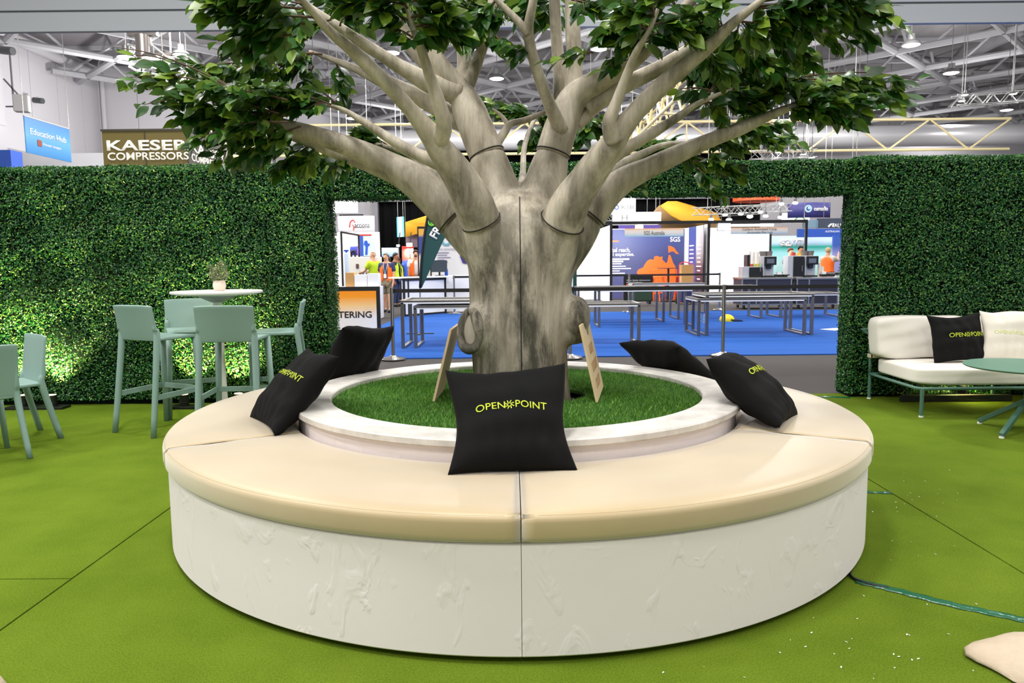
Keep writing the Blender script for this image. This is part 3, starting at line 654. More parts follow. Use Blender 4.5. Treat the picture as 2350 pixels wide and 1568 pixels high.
# trunk: solid rings plus limb stubs, merged into one skin
rings = [(1010, 1076, 1318), (915, 1079, 1310), (860, 1086, 1303), (800, 1082, 1302), (740, 1079, 1306), (680, 1077, 1311), (620, 1075, 1314), (580, 1069, 1318), (545, 1056, 1330), (515, 1052, 1334), (480, 1088, 1296), (455, 1120, 1266), (440, 1140, 1246)]
tm = MB(); prof = []
for py, l, r in rings:
    a, b = at(l, py, 0), at(r, py, 0); prof.append(((a + b) / 2, (b - a).length / 2, {545: .255, 515: .24, 480: .2, 455: .15, 440: .1}.get(py, .265)))
K = 48
for c, rad, rd in prof:
    for k in range(K):
        t = 2 * math.pi * k / K; lob = 1 + .025 * math.sin(3 * t + 1) + .015 * math.sin(5 * t + c.z * 3)
        tm.v.append((c.x + rad * math.cos(t) * (1 if abs(math.cos(t)) > .9 else lob), c.y + rd * math.sin(t) * lob, c.z))
for i in range(len(prof) - 1):
    for k in range(K): tm.f.append((i * K + k, (i + 1) * K + k, (i + 1) * K + (k + 1) % K, i * K + (k + 1) % K))
tm.f.append(tuple(range(K))); tm.f.append(tuple((len(prof) - 1) * K + k for k in reversed(range(K))))
stubs = [[(1150, 600, -.02, 62), (1090, 548, -.03, 52), (1042, 503, -.02, 43)], [(1150, 720, -.05, 34), (1134, 640, -.09, 50), (1118, 570, -.14, 52), (1104, 508, -.205, 45)], [(1160, 520, .02, 66), (1140, 440, .05, 54), (1117, 355, .08, 41)],
         [(1228, 520, .0, 66), (1247, 440, .02, 52), (1268, 352, .05, 37)], [(1240, 720, -.05, 34), (1256, 640, -.09, 50), (1272, 570, -.14, 54), (1289, 508, -.195, 48)], [(1270, 600, 0, 58), (1318, 545, 0, 48), (1352, 497, 0, 36)],
         [(1120, 600, .1, 40), (1075, 500, .18, 34), (1040, 432, .22, 20)], [(1270, 600, .1, 40), (1315, 510, .18, 34), (1350, 450, .2, 20)]]
def wpath(path): return [at(x, y, Y) for x, y, Y, r in path], [r * mpp(Y) for x, y, Y, r in path]
for st in stubs:
    P, R_ = wpath(st); tm.tube(P, R_, 20, smooth=3)
# knot swellings
kL, kR = at(1088, 752, -.17), at(1322, 725, -.08)
tm.tube([at(1120, 748, -.02), at(1098, 753, -.16), at(1084, 757, -.245)], [.15, .12, .085], 20, smooth=3, flat=(1.1, .82)); tm.ball(at(1108, 742, -.06), .13, 12, (.7, .8, 1)); tm.ball(kR, .105, 12, (.75, 1.05, 1.05)); tm.ball(at(1318, 765, -.05), .09, 10, (.9, 1, .7))
me = tm.mesh('trunk'); tmp = bpy.data.objects.new('trunk', me); COL.objects.link(tmp)
rm = tmp.modifiers.new('remesh', 'REMESH'); rm.mode = 'VOXEL'; rm.voxel_size = .013
sm = tmp.modifiers.new('smooth', 'SMOOTH'); sm.iterations = 16; sm.factor = .5
dg = bpy.context.evaluated_depsgraph_get(); me2 = bpy.data.meshes.new_from_object(tmp.evaluated_get(dg)); bpy.data.objects.remove(tmp)
trunk = link('trunk', me2, bark, tree, smooth='all', world=True)
bvh = BVHTree.FromPolygons([v.co.copy() for v in me2.vertices], [p.vertices[:] for p in me2.polygons])
# dark joint line down the front
pts = []
for py in range(452, 912, 10):
    p = at(1192.5 + (py - 450) * .011, py, -1.2); d = Vector(p - Vector(CAM)).normalized(); hit = bvh.ray_cast(p, d)
    if hit[0]: pts.append(hit[0])
MB().tube(pts, .0028, 6).build('joint_line', groove, tree, world=True)
# knot rim with a hollow
def knot(px, py, Y, w, h, yaw, label):
    c = at(px, py, Y); mb = MB(); n = Vector((math.sin(yaw), -math.cos(yaw), .12)).normalized(); x = Vector((math.cos(yaw), math.sin(yaw), 0)); z = n.cross(x) * -1
    z = x.cross(n) * -1 if x.cross(n).z < 0 else x.cross(n)
    ring = [c + x * (w * math.cos(t)) + z * (h * math.sin(t)) + n * (.012 * math.sin(2 * t)) for t in [2 * math.pi * k / 40 for k in range(41)]]
    mb.tube(ring, [.024 + .004 * math.sin(3 * k / 40 * 6.28) for k in range(41)], 12, caps=False)
    o = mb.build('knot_rim', bark, tree, smooth='all', world=True)
    dm = MB(); NN = 32
    c = c + n * .008; dm.v.append(tuple(c + n * .004)); 
    for rr_, dz in ((.5, .002), (.8, -.008), (1.0, -.012)):
        for k in range(NN): t = 2 * math.pi * k / NN; dm.v.append(tuple(c + x * (w * rr_ * math.cos(t)) + z * (h * rr_ * math.sin(t)) + n * dz))
    for k in range(NN): dm.f.append((0, 1 + k, 1 + (k + 1) % NN))
    for q in range(2):
        for k in range(NN): a = 1 + q * NN + k; b_ = 1 + q * NN + (k + 1) % NN; dm.f.append((a, a + NN, b_ + NN, b_))
    dm.build('knot_face', mat('pale_cut_wood', (172, 165, 150), .6, var=((136, 128, 112), 14, .2), stretch=(1, 1, .4)), tree, smooth='all', world=True)
knot(1079, 757, -.30, .056, .098, math.radians(-36), '')
# peephole bolt
p = at(1266, 466, -1.2); hit = bvh.ray_cast(p, Vector(p - Vector(CAM)).normalized())
if hit[0]: MB().lathe([(0, .0), (.012, 0), (.012, .008), (.006, .008), (.005, .004), (0, .004)], n=14).build('bolt', groove, tree).matrix_parent_inverse = Matrix.Translation(-tree.location) @ Matrix.Translation(hit[0]) @ hit[1].to_track_quat('Z', 'Y').to_matrix().to_4x4()

LIMBS = {
 'A': [(1045, 505, -.02, 45), (1000, 458, -.01, 42), (950, 413, 0, 37), (900, 383, 0, 31), (840, 352, -.02, 25), (770, 325, -.05, 21), (700, 303, -.08, 19), (640, 284, -.1, 14), (585, 262, -.12, 8)],
 'A2': [(950, 425, .05, 28), (900, 400, .08, 21), (830, 372, .12, 17), (760, 347, .15, 14), (690, 318, .2, 12), (620, 300, .25, 7)],
 'B': [(1106, 512, -.21, 47), (1085, 465, -.26, 46), (1060, 415, -.3, 40), (1030, 370, -.35, 34), (1005, 335, -.4, 29), (985, 305, -.43, 24), (940, 250, -.5, 17), (880, 185, -.58, 16), (820, 125, -.65, 14), (760, 75, -.72, 11), (720, 30, -.78, 9), (680, -20, -.85, 7), (650, -70, -.9, 4)],
 'B2': [(1005, 330, -.41, 22), (1019, 288, -.5, 18), (1006, 235, -.55, 16), (985, 170, -.6, 13), (965, 110, -.65, 10), (950, 70, -.7, 7), (935, 20, -.72, 5), (920, -40, -.75, 3)],
 'B3': [(1015, 376, -.3, 20), (956, 353, -.24, 14), (905, 325, -.2, 12), (863, 298, -.16, 10), (827, 275, -.13, 8), (778, 248, -.1, 5), (720, 238, -.1, 3)],
 'C': [(1118, 358, .08, 42), (1095, 300, .1, 38), (1075, 250, .12, 35), (1055, 210, .13, 29), (1012, 158, .1, 23), (990, 115, .08, 20), (985, 70, .06, 17), (975, 20, .05, 14), (965, -40, .05, 10)],
 'C2': [(1070, 225, .16, 24), (1066, 140, .2, 17), (1063, 60, .22, 15), (1065, -40, .22, 12)],
 'C4': [(1068, 205, .14, 18), (1098, 135, .14, 13), (1120, 60, .13, 12), (1138, -40, .12, 10)],
 'C3': [(1055, 215, .12, 27), (985, 190, .08, 23), (930, 160, .04, 17), (878, 128, 0, 14), (825, 95, -.03, 13), (775, 62, -.05, 12), (720, 25, -.06, 9), (660, -20, -.08, 5)],
 'C6': [(1030, 195, .18, 24), (995, 160, .2, 21), (950, 107, .22, 20), (910, 60, .25, 18), (865, 15, .28, 14), (820, -35, .3, 9)],
 'C5': [(1085, 295, .18, 24), (1010, 250, .22, 21), (950, 218, .24, 18), (890, 187, .26, 14), (840, 152, .28, 10), (800, 122, .3, 6)],
 'C7': [(965, 236, .3, 16), (880, 192, .33, 11), (820, 160, .36, 9), (764, 137, .38, 6), (710, 118, .4, 3)],
 'G': [(1140, 330, .12, 11), (1160, 300, .15, 9), (1172, 284, .16, 8), (1205, 276, .2, 7), (1250, 258, .25, 5), (1300, 245, .3, 3)],
 'G2': [(1168, 290, .16, 7), (1150, 265, .18, 4), (1130, 250, .2, 2)],
 'D': [(1268, 355, .05, 38), (1285, 300, .06, 36), (1303, 250, .08, 33), (1325, 218, .08, 30), (1380, 182, .05, 26), (1440, 145, 0, 23), (1485, 105, -.05, 20), (1530, 60, -.1, 16), (1580, 10, -.15, 12), (1620, -40, -.2, 8)],
 'D1': [(1312, 240, .12, 24), (1318, 150, .15, 18), (1315, 80, .16, 17), (1312, 0, .17, 16), (1310, -60, .17, 14)],
 'D5': [(1276, 290, .18, 15), (1285, 190, .22, 15), (1278, 100, .24, 13), (1273, 20, .25, 12), (1272, -50, .25, 10)],
 'D3': [(1345, 250, .1, 20), (1400, 215, .1, 19), (1460, 182, .1, 17), (1520, 150, .1, 14), (1570, 118, .1, 11), (1620, 85, .1, 6)],
 'D6': [(1322, 285, .12, 18), (1370, 245, .12, 13), (1430, 208, .12, 10), (1500, 172, .12, 9), (1560, 142, .12, 7), (1610, 115, .12, 4)],
 'D4': [(1288, 300, .0, 18), (1255, 225, -.1, 14), (1233, 163, -.17, 12), (1217, 105, -.22, 12), (1213, 60, -.26, 11), (1224, 0, -.3, 9), (1230, -50, -.32, 6)],
 'D7': [(1213, 80, -.25, 10), (1190, 50, -.26, 9), (1160, 20, -.25, 7), (1120, -20, -.25, 5)],
 'E': [(1289, 512, -.2, 50), (1310, 465, -.26, 46), (1340, 420, -.3, 40), (1372, 375, -.35, 35), (1400, 340, -.4, 31), (1420, 305, -.43, 26), (1455, 262, -.46, 21), (1510, 205, -.5, 20), (1580, 145, -.55, 18), (1640, 95, -.6, 14), (1680, 55, -.65, 11), (1730, 15, -.7, 8), (1780, -25, -.75, 5)],
 'E1': [(1410, 322, -.44, 24), (1399, 280, -.48, 17), (1415, 235, -.5, 13), (1440, 170, -.55, 11), (1460, 120, -.6, 8), (1490, 70, -.65, 6), (1510, 20, -.68, 4)],
 'E3': [(1370, 382, -.27, 22), (1430, 345, -.22, 15), (1490, 310, -.2, 12), (1560, 266, -.18, 9), (1600, 238, -.17, 6), (1680, 205, -.15, 4)],
 'F': [(1352, 498, 0, 38), (1390, 450, 0, 34), (1430, 415, 0, 30), (1490, 385, -.02, 25), (1560, 352, -.04, 20), (1630, 322, -.06, 17), (1700, 295, -.08, 15), (1760, 268, -.1, 11), (1830, 240, -.12, 7)],
 'H': [(1345, 455, .2, 22), (1380, 408, .3, 16), (1420, 382, .4, 12), (1470, 355, .5, 9), (1540, 330, .6, 6), (1640, 335, .7, 4)],
 'I': [(1050, 445, .2, 22), (1000, 398, .3, 11), (965, 374, .4, 8), (930, 350, .5, 6), (860, 330, .7, 4)],
 'J': [(1196, 450, .1, 12), (1200, 395, .5, 7), (1205, 330, .9, 6), (1230, 265, 1.2, 5)],
}
limb = {}
JOINT = {'A': 1, 'B': 1, 'C': 1, 'D': 1, 'E': 1, 'F': 1}
for nm_, path in LIMBS.items():
    P, R_ = wpath(path); big = R_[0] > .05
    rj = random.Random(hash(nm_) % 97 if False else sum(map(ord, nm_)))
    R2 = [r * (1 + rj.uniform(-.05, .05)) for r in R_]
    o = MB().tube(P, R2, 20 if big else 12, smooth=5).build('branch', bark, tree, smooth='all', world=True); limb[nm_] = o
    if nm_ in JOINT:
        t_ = (P[1] - P[0]).normalized(); s1 = t_.orthogonal().normalized(); s2 = t_.cross(s1)
        MB().tube([P[0] + t_ * .01 + (s1 * math.cos(a) + s2 * math.sin(a)) * R2[0] * 1.005 for a in [2 * math.pi * k / 32 for k in range(33)]], .0035, 6, caps=False).build('joint_ring', groove, o, world=True)
# ---- leaves
def leaf_template():
    prof = [(0, 0), (.16, .30), (.38, .5), (.62, .42), (.83, .2), (1, 0)]; V = []; 
    for i, (x, y) in enumerate(prof): V.append((x, 0, -.0 - .25 * (x - .35) ** 2 + .03))
    nL = []
    for x, y in prof[1:-1]: V.append((x, y * .56, .10 * y - .25 * (x - .35) ** 2 + .03))
    for x, y in prof[1:-1]: V.append((x, -y * .56, .10 * y - .25 * (x - .35) ** 2 + .03))
    Fc = [(0, 1, 6)] + [(i, i + 1, 6 + i, 5 + i) for i in range(1, 4)] + [(4, 5, 9)]
    Fc += [(0, 10, 1)] + [(i, 9 + i, 10 + i, i + 1) for i in range(1, 4)] + [(4, 13, 5)]
    return np.array(V), Fc
LV, LF = leaf_template()
LR = np.random.default_rng(21)
class Spray:
    def __init__(s): s.pos = []; s.dir = []; s.nor = []; s.L = []; s.tw = MB()
sprays = {}
def spray(owner, a, b, n, spread=28, Y0=0.0, Y1=None, size=.078, droop=.35, branchlets=4):
    """a twig from a to b (measured points) at depths Y0..Y1 with n leaves on its side shoots"""
    Y1 = Y0 if Y1 is None else Y1; S = sprays.setdefault(owner, Spray())
    p0, p1 = at(a[0], a[1], Y0), at(b[0], b[1], Y1); ax = p1 - p0; Ln = ax.length; t = ax.normalized()
    sd = t.cross(Vector((0, 0, 1))); sd = sd.normalized() if sd.length > .1 else Vector((1, 0, 0)); sp = spread * mpp(Y0)
    bend = Vector((0, 0, 1)) * Ln * .06
    main = [p0, p0 + ax * .35 + bend, p0 + ax * .7 + bend, p1]; S.tw.tube(main, [.0055, .0045, .0035, .0018], 5, smooth=3)
    def along(f):
        return p0 + ax * f + bend * (1 - (2 * f - 1) ** 2)
    sh = [(0.15, p1 * 0 + along(.15), along(1.0))]
    for k in range(branchlets):
        f = .12 + .8 * k / max(1, branchlets); q0 = along(f)
        v = t * LR.uniform(.5, 1.0) + sd * LR.uniform(-1, 1) * 1.0 + Vector((0, 0, 1)) * LR.uniform(-.75, .55)
        q1 = q0 + v.normalized() * sp * LR.uniform(1.2, 2.4); S.tw.tube([q0, (q0 + q1) / 2 + Vector((0, 0, sp * .15)), q1], [.0032, .0024, .0014], 4); sh.append((0, q0, q1))
    per = max(2, n // len(sh))
    for si, (_, q0, q1) in enumerate(sh):
        d = (q1 - q0)
        if d.length < 1e-4: continue
        dn = d.normalized(); cnt = per * (2 if si == 0 else 1)
        for k in range(cnt):
            f = (k + LR.uniform(.2, .8)) / cnt; base = q0 + d * f
            s2 = dn.cross(Vector((0, 0, 1))); s2 = s2.normalized() if s2.length > .1 else sd
            side = (1 if k % 2 else -1) * LR.uniform(.35, 1.0)
            ld = dn * LR.uniform(.5, 1.1) + s2 * side + Vector((0, 0, LR.uniform(-1.1, .25) * (droop + .4)))
            ld.normalize(); nz = Vector((LR.normal() * .7, LR.normal() * .6 - .55, .8)).normalized()
            nz = (nz - ld * nz.dot(ld)).normalized()
            pet = base + ld * .012
            S.pos.append(pet); S.dir.append(ld); S.nor.append(nz); S.L.append(size * LR.uniform(.72, 1.18))
SPR = [
 ('A', (600, 245), (262, 108), 12, 14, -.15, -.1, 2), ('A', (560, 215), (300, 125), 8, 14, 0, 0, 2), ('A', (610, 232), (275, 180), 46, 18, -.2, -.1, 5), ('A', (590, 245), (300, 200), 34, 18, -.05, 0, 5),
 ('A', (640, 260), (330, 240), 52, 24, -.25, -.2, 6), ('A', (650, 268), (410, 280), 60, 28, -.15, -.1, 6), ('A', (660, 280), (455, 320), 56, 26, -.3, -.3, 6), ('A', (670, 285), (490, 355), 60, 26, 0, .05, 6), ('A', (690, 290), (545, 375), 44, 24, -.2, -.2, 5),
 ('A2', (660, 310), (600, 370), 26, 20, .2, .25, 4), ('A2', (720, 330), (640, 395), 30, 20, .2, .2, 4), ('A2', (745, 340), (690, 385), 20, 16, .2, .3, 3), ('A2', (790, 360), (765, 395), 12, 12, .15, .1, 2), ('A', (560, 300), (470, 250), 50, 30, -.05, -.1, 6), ('A', (640, 290), (540, 310), 50, 30, .05, .1, 6),
 ('B3', (760, 240), (640, 215), 40, 26, -.12, -.15, 5), ('B3', (740, 235), (610, 260), 40, 26, -.12, -.1, 5), ('B3', (770, 235), (720, 205), 16, 18, -.1, -.05, 3), ('B3', (700, 238), (560, 200), 46, 28, -.2, -.2, 6), ('B3', (660, 230), (470, 215), 46, 24, -.3, -.3, 6),
 ('C7', (740, 125), (560, 145), 44, 26, .35, .3, 5), ('C7', (720, 120), (600, 190), 44, 26, .38, .3, 5), ('C7', (770, 140), (790, 215), 26, 20, .4, .4, 4), ('C7', (720, 150), (700, 210), 26, 20, .4, .4, 4), ('C7', (620, 150), (430, 165), 40, 20, .1, .0, 5), ('C7', (600, 170), (470, 150), 30, 20, .3, .3, 4),
 ('B', (720, 40), (560, 60), 46, 28, -.78, -.8, 6), ('B', (690, 20), (480, 40), 50, 28, -.85, -.85, 6), ('B', (700, 55), (500, 95), 44, 26, -.75, -.75, 6), ('B', (670, 80), (580, 110), 30, 24, -.7, -.7, 4), ('B', (680, -10), (450, 5), 50, 28, -.9, -.9, 6), ('B', (650, -40), (520, -60), 46, 30, -.9, -.9, 6), ('B', (640, 60), (540, 30), 40, 28, -.6, -.55, 5),
 ('C3', (720, 25), (620, 40), 36, 26, -.06, -.1, 5), ('C3', (700, 10), (560, 10), 40, 28, -.1, -.1, 5), ('C3', (760, 45), (680, 85), 36, 24, -.1, -.2, 5), ('C3', (780, 60), (790, 25), 30, 26, -.1, -.15, 5), ('C3', (680, 100), (590, 130), 36, 26, .0, .0, 5),
 ('C6', (860, 10), (760, 20), 40, 28, .28, .2, 5), ('C6', (850, 0), (800, 50), 36, 26, .28, .25, 5), ('C6', (840, -20), (720, -30), 40, 30, .3, .3, 5), ('C6', (880, 25), (940, 15), 36, 26, .3, .35, 5),
 ('B2', (945, 50), (860, 20), 40, 26, -.7, -.72, 5), ('B2', (942, 40), (1030, 40), 44, 26, -.72, -.7, 5), ('B2', (950, 60), (1060, 75), 36, 22, -.7, -.65, 5), ('B2', (935, 20), (900, -30), 40, 28, -.74, -.76, 5), ('B2', (960, 95), (890, 60), 16, 18, -.66, -.7, 3), ('B2', (930, 5), (1000, 5), 40, 28, -.75, -.75, 5), ('B2', (930, 10), (780, 10), 46, 26, -.76, -.8, 6),
 ('C4', (1125, 50), (1060, 20), 36, 26, .13, .1, 5), ('C4', (1120, 70), (1155, 105), 24, 20, .1, 0, 4), ('C4', (1130, 10), (1190, 30), 36, 26, .15, .2, 5), ('C4', (1125, 60), (1085, 100), 16, 18, .05, 0, 3),
 ('C2', (1063, 0), (1020, 30), 36, 26, .25, .3, 5), ('C2', (1064, -20), (1120, 0), 40, 28, .25, .3, 5),
 ('D7', (1140, 0), (1110, 30), 30, 24, -.25, -.25, 4), ('D7', (1150, 10), (1130, 60), 24, 20, -.2, -.2, 3), ('D4', (1226, -10), (1180, 20), 30, 24, -.1, .1, 4), ('D5', (1273, 10), (1235, 50), 30, 22, .4, .5, 4), ('D5', (1273, 0), (1230, 20), 30, 24, .5, .6, 4), ('D4', (1216, 110), (1180, 118), 12, 14, -.2, -.18, 2),
 ('D1', (1312, 0), (1370, 20), 36, 26, .0, -.1, 5), ('D', (1500, 75), (1410, 40), 44, 28, -.2, -.3, 6), ('D', (1520, 60), (1380, 80), 40, 24, -.3, -.4, 5), ('D', (1500, 85), (1420, 95), 30, 22, -.3, -.4, 4), ('D', (1440, 130), (1388, 160), 7, 12, -.2, -.3, 1), ('D', (1360, 120), (1268, 140), 7, 8, -.4, -.45, 1), ('D', (1540, 40), (1440, 10), 44, 30, -.2, -.25, 6), ('D', (1560, 20), (1480, -30), 44, 30, -.2, -.2, 6),
 ('E1', (1485, 70), (1440, 30), 36, 26, -.65, -.65, 5), ('E1', (1490, 60), (1560, 50), 40, 26, -.66, -.66, 5), ('E1', (1500, 40), (1500, -10), 40, 28, -.68, -.68, 5), ('E1', (1470, 100), (1520, 95), 18, 18, -.6, -.6, 3),
 ('D3', (1580, 110), (1640, 150), 44, 28, .1, .1, 6), ('D3', (1600, 95), (1720, 110), 46, 28, .1, .15, 6), ('D3', (1570, 118), (1600, 160), 36, 26, .1, .1, 5), ('D6', (1590, 125), (1700, 190), 46, 28, .12, .15, 6), ('D6', (1570, 140), (1620, 190), 40, 26, .12, .1, 5), ('D6', (1600, 130), (1780, 150), 46, 28, .2, .25, 6),
 ('E', (1650, 85), (1600, 40), 44, 28, -.6, -.62, 6), ('E', (1690, 50), (1780, 70), 46, 28, -.65, -.65, 6), ('E', (1720, 20), (1880, 45), 50, 28, -.7, -.7, 6), ('E', (1730, 15), (2055, 55), 60, 22, -.7, -.6, 8), ('E', (1740, 5), (2040, 15), 60, 26, -.72, -.65, 8), ('E', (1780, -25), (1960, -20), 50, 30, -.75, -.7, 6), ('E', (1660, 70), (1640, 10), 44, 28, -.6, -.6, 6), ('E', (1760, 40), (1960, 100), 46, 24, -.6, -.5, 6), ('E', (1620, 110), (1660, 160), 36, 26, -.5, -.45, 5), ('E', (1850, 30), (1990, 70), 40, 22, -.5, -.45, 6),
 ('E', (1700, 40), (1680, 130), 40, 28, -.3, -.2, 5), ('E', (1760, 70), (1860, 140), 46, 28, -.35, -.3, 6), ('E', (1700, 110), (1800, 170), 46, 28, -.3, -.3, 6),
 ('E3', (1640, 220), (1760, 195), 46, 24, -.15, -.1, 6), ('E3', (1600, 240), (1730, 245), 40, 22, -.15, -.1, 5), ('E3', (1680, 205), (1850, 215), 50, 24, -.1, -.1, 7), ('E3', (1700, 200), (2000, 205), 60, 22, -.1, -.05, 8), ('E3', (1720, 205), (2110, 185), 52, 16, -.05, 0, 7), ('E3', (1640, 210), (1560, 205), 10, 14, -.15, -.15, 2), ('E3', (1800, 205), (2080, 215), 46, 16, .05, .1, 6), ('E3', (1620, 220), (1700, 160), 44, 28, -.1, -.05, 6), ('E3', (1690, 190), (1850, 160), 46, 26, .1, .15, 6),
 ('F', (1790, 255), (1900, 235), 46, 22, -.12, -.1, 6), ('F', (1810, 250), (2000, 250), 50, 20, -.12, -.08, 6), ('F', (1830, 240), (1960, 285), 30, 18, -.1, -.1, 4), ('F', (1800, 250), (1880, 210), 40, 24, -.1, -.1, 5), ('F', (1760, 265), (1740, 230), 24, 22, -.05, -.05, 4), ('F', (1900, 235), (2060, 235), 30, 16, -.05, 0, 4),
 ('H', (1600, 330), (1760, 320), 50, 20, .75, .9, 6), ('H', (1560, 330), (1480, 345), 40, 16, .8, .9, 5), ('H', (1620, 340), (1830, 325), 46, 18, .9, 1.1, 6), ('H', (1520, 350), (1640, 375), 46, 18, .8, .9, 6), ('H', (1590, 370), (1700, 395), 40, 18, .7, .7, 5), ('H', (1600, 385), (1655, 450), 18, 8, .6, .55, 3), ('H', (1450, 370), (1550, 330), 40, 14, 1.0, 1.1, 6), ('H', (1640, 300), (1790, 290), 40, 18, .6, .7, 5), ('H', (1440, 400), (1410, 385), 10, 10, .5, .6, 2), ('H', (1400, 435), (1470, 430), 8, 10, .4, .4, 2),
 ('I', (860, 330), (790, 330), 40, 16, .7, .8, 5), ('I', (900, 340), (830, 310), 36, 16, .7, .8, 5), ('I', (930, 350), (870, 355), 36, 16, .6, .7, 5), ('I', (880, 345), (960, 375), 30, 14, .7, .7, 4), ('I', (800, 345), (720, 370), 36, 16, .7, .7, 5), ('I', (840, 360), (770, 375), 36, 16, .6, .6, 5), ('I', (960, 370), (1040, 395), 24, 10, .6, .6, 3),
 ('J', (1230, 268), (1150, 255), 50, 14, 1.2, 1.3, 7), ('J', (1230, 265), (1300, 250), 44, 14, 1.2, 1.3, 6), ('J', (1240, 285), (1225, 330), 36, 14, 1.1, 1.0, 5), ('J', (1160, 258), (1100, 240), 40, 12, 1.3, 1.4, 5), ('J', (1230, 262), (1280, 275), 36, 14, 1.2, 1.2, 5), ('J', (1330, 280), (1400, 300), 36, 16, 1.0, 1.0, 5), ('J', (1360, 270), (1340, 310), 24, 14, .9, .9, 4), ('J', (1050, 245), (1010, 265), 30, 14, 1.2, 1.2, 4), ('J', (1210, 420), (1250, 405), 20, 14, .8, .8, 3), ('J', (1200, 410), (1190, 430), 14, 12, .8, .8, 3), ('J', (1240, 420), (1220, 395), 16, 12, .9, .9, 3),
 ('G', (1250, 258), (1330, 250), 16, 12, .3, .4, 3),
 # top of the crown, above the picture but shading the bench
 ('C', (965, -40), (880, -120), 50, 34, .05, 0, 6), ('C', (965, -60), (1040, -130), 50, 34, .05, .2, 6), ('C2', (1065, -60), (1130, -140), 50, 34, .3, .4, 6), ('D1', (1310, -60), (1250, -130), 50, 34, .17, .1, 6), ('D1', (1310, -50), (1390, -110), 50, 34, .17, .2, 6),
 ('D', (1620, -50), (1700, -120), 50, 34, -.2, -.3, 6), ('E', (1790, -40), (1860, -110), 50, 34, -.75, -.8, 6), ('B', (640, -80), (560, -140), 50, 34, -.9, -.9, 6), ('C6', (800, -60), (740, -130), 50, 34, .3, .4, 6), ('D5', (1272, -60), (1200, -120), 44, 34, .5, .8, 6), ('D4', (1230, -60), (1300, -120), 40, 34, -.35, -.5, 6), ('B2', (915, -60), (1000, -120), 44, 34, -.8, -.9, 6),
]
for ow, a, b, n_, sp_, y0, y1, br in SPR: spray(ow, a, b, int(n_ * (2.2 if ow in ('H', 'I', 'J') else 1.45)), sp_, y0, y1, branchlets=br, size=.094)
for ow, S in sprays.items():
    n = len(S.pos); P = np.array(S.pos); D = np.array(S.dir); Nn = np.array(S.nor); B = np.cross(Nn, D); L = np.array(S.L)[:, None, None]
    v = P[:, None] + L * (LV[None, :, :1] * D[:, None] + LV[None, :, 1:2] * B[:, None] + LV[None, :, 2:3] * Nn[:, None] * (1 + LR.normal(0, .5, (n, 1, 1))))
    fs = [tuple(i + 14 * k for i in f) for k in range(n) for f in LF]
    me = bpy.data.meshes.new('foliage'); me.from_pydata(v.reshape(-1, 3).tolist(), [], fs); me.update()
    link('foliage', me, leafm, limb[ow], smooth='all', world=True)
    S.tw.build('twigs', twig_m, limb[ow], smooth='all', world=True)
# ---------------------------------------------------------------- stools, chairs and bar table on the left
sage = mat('sage_plastic', (130, 157, 150), .5, spec=.35, bump=(500, .08, .001))
def seat_shell(w, d, z, top, parent):
    """moulded seat sheet and the back that rises from it, both slightly dished"""
    m = MB(); nx, ny = 10, 10
    for j in range(ny + 1):
        for i in range(nx + 1):
            u, v = i / nx * 2 - 1, j / ny; m.v.append((u * w / 2 * (1 - .04 * v), -d / 2 + d * v, z - .008 * (1 - u * u) * math.sin(math.pi * v) - (.012 * max(0, v - .85) / .15 if v > .85 else 0)))
    for j in range(ny):
        for i in range(nx): a = j * (nx + 1) + i; m.f.append((a, a + 1, a + nx + 2, a + nx + 1))
    o = m.build('seat', sage, parent, smooth='all', weld=True); s = o.modifiers.new('thickness', 'SOLIDIFY'); s.thickness = .026; s.offset = -1; b = o.modifiers.new('bevel', 'BEVEL'); b.width = .008; b.segments = 3
    m = MB(); nz = 10
    for j in range(nz + 1):
        for i in range(nx + 1):
            u, v = i / nx * 2 - 1, j / nz; zz = z - .028 + (top - z + .028) * v
            m.v.append((u * w / 2 * (1 + .01 * v), -d / 2 - .012 * v - .022 * v * v - .018 * (1 - u * u) * v + .012 * (1 - v) ** 3, zz - .006 * u ** 4 * v))
    for j in range(nz):
        for i in range(nx): a = j * (nx + 1) + i; m.f.append((a, a + 1, a + nx + 2, a + nx + 1))
    o = m.build('backrest', sage, parent, smooth='all', weld=True); s = o.modifiers.new('thickness', 'SOLIDIFY'); s.thickness = .02; s.offset = 0; b = o.modifiers.new('bevel', 'BEVEL'); b.width = .007; b.segments = 3
def sage_seat(name, label, cat, z, top, foot, group):
    t = thing(name, label, cat, (0, 0, 0), 0, group); w, d = .43, .40; seat_shell(w, d, z, top, t)
    for sx in (-1, 1):
        # rear legs run on up into the sides of the back
        MB().tube([(sx * (w / 2 + .008), -d / 2 - .085, 0), (sx * (w / 2 - .012), -d / 2 + .008, z - .03), (sx * (w / 2 - .012), -d / 2 - .004, z + .06), (sx * (w / 2 - .010), -d / 2 - .014, z + (top - z) * .5), (sx * (w / 2 - .008), -d / 2 - .032, z + (top - z) * .86)], [.0195, .0235, .017, .010, .003], 8, smooth=4, flat=(1.1, .9)).build('leg', sage, t, smooth='all')
        MB().tube([(sx * (w / 2 + .008), d / 2 - .02, 0), (sx * (w / 2 - .024), d / 2 - .035, z - .02)], [.0185, .0245], 8, flat=(1.1, .9)).build('leg', sage, t, smooth='all')
    if foot:
        k = 1 - foot / z; x = w / 2 + .012 * k; y0 = -d / 2 - .085 * k; y1 = d / 2 - .03
        MB().bar((-x, y0, foot), (-x, y1, foot + .012), .014, .042).bar((x, y0, foot), (x, y1, foot + .012), .014, .042).bar((-x, y1, foot + .012), (x, y1, foot + .012), .014, .042).build('footrest', sage, t, bevel=.003)
    return t
st = sage_seat('bar_stool', 'sage green bar stool at left of the table, turned three-quarters away', 'bar stool', .752, 1.0, .30, 'sage green bar stools round the white table')
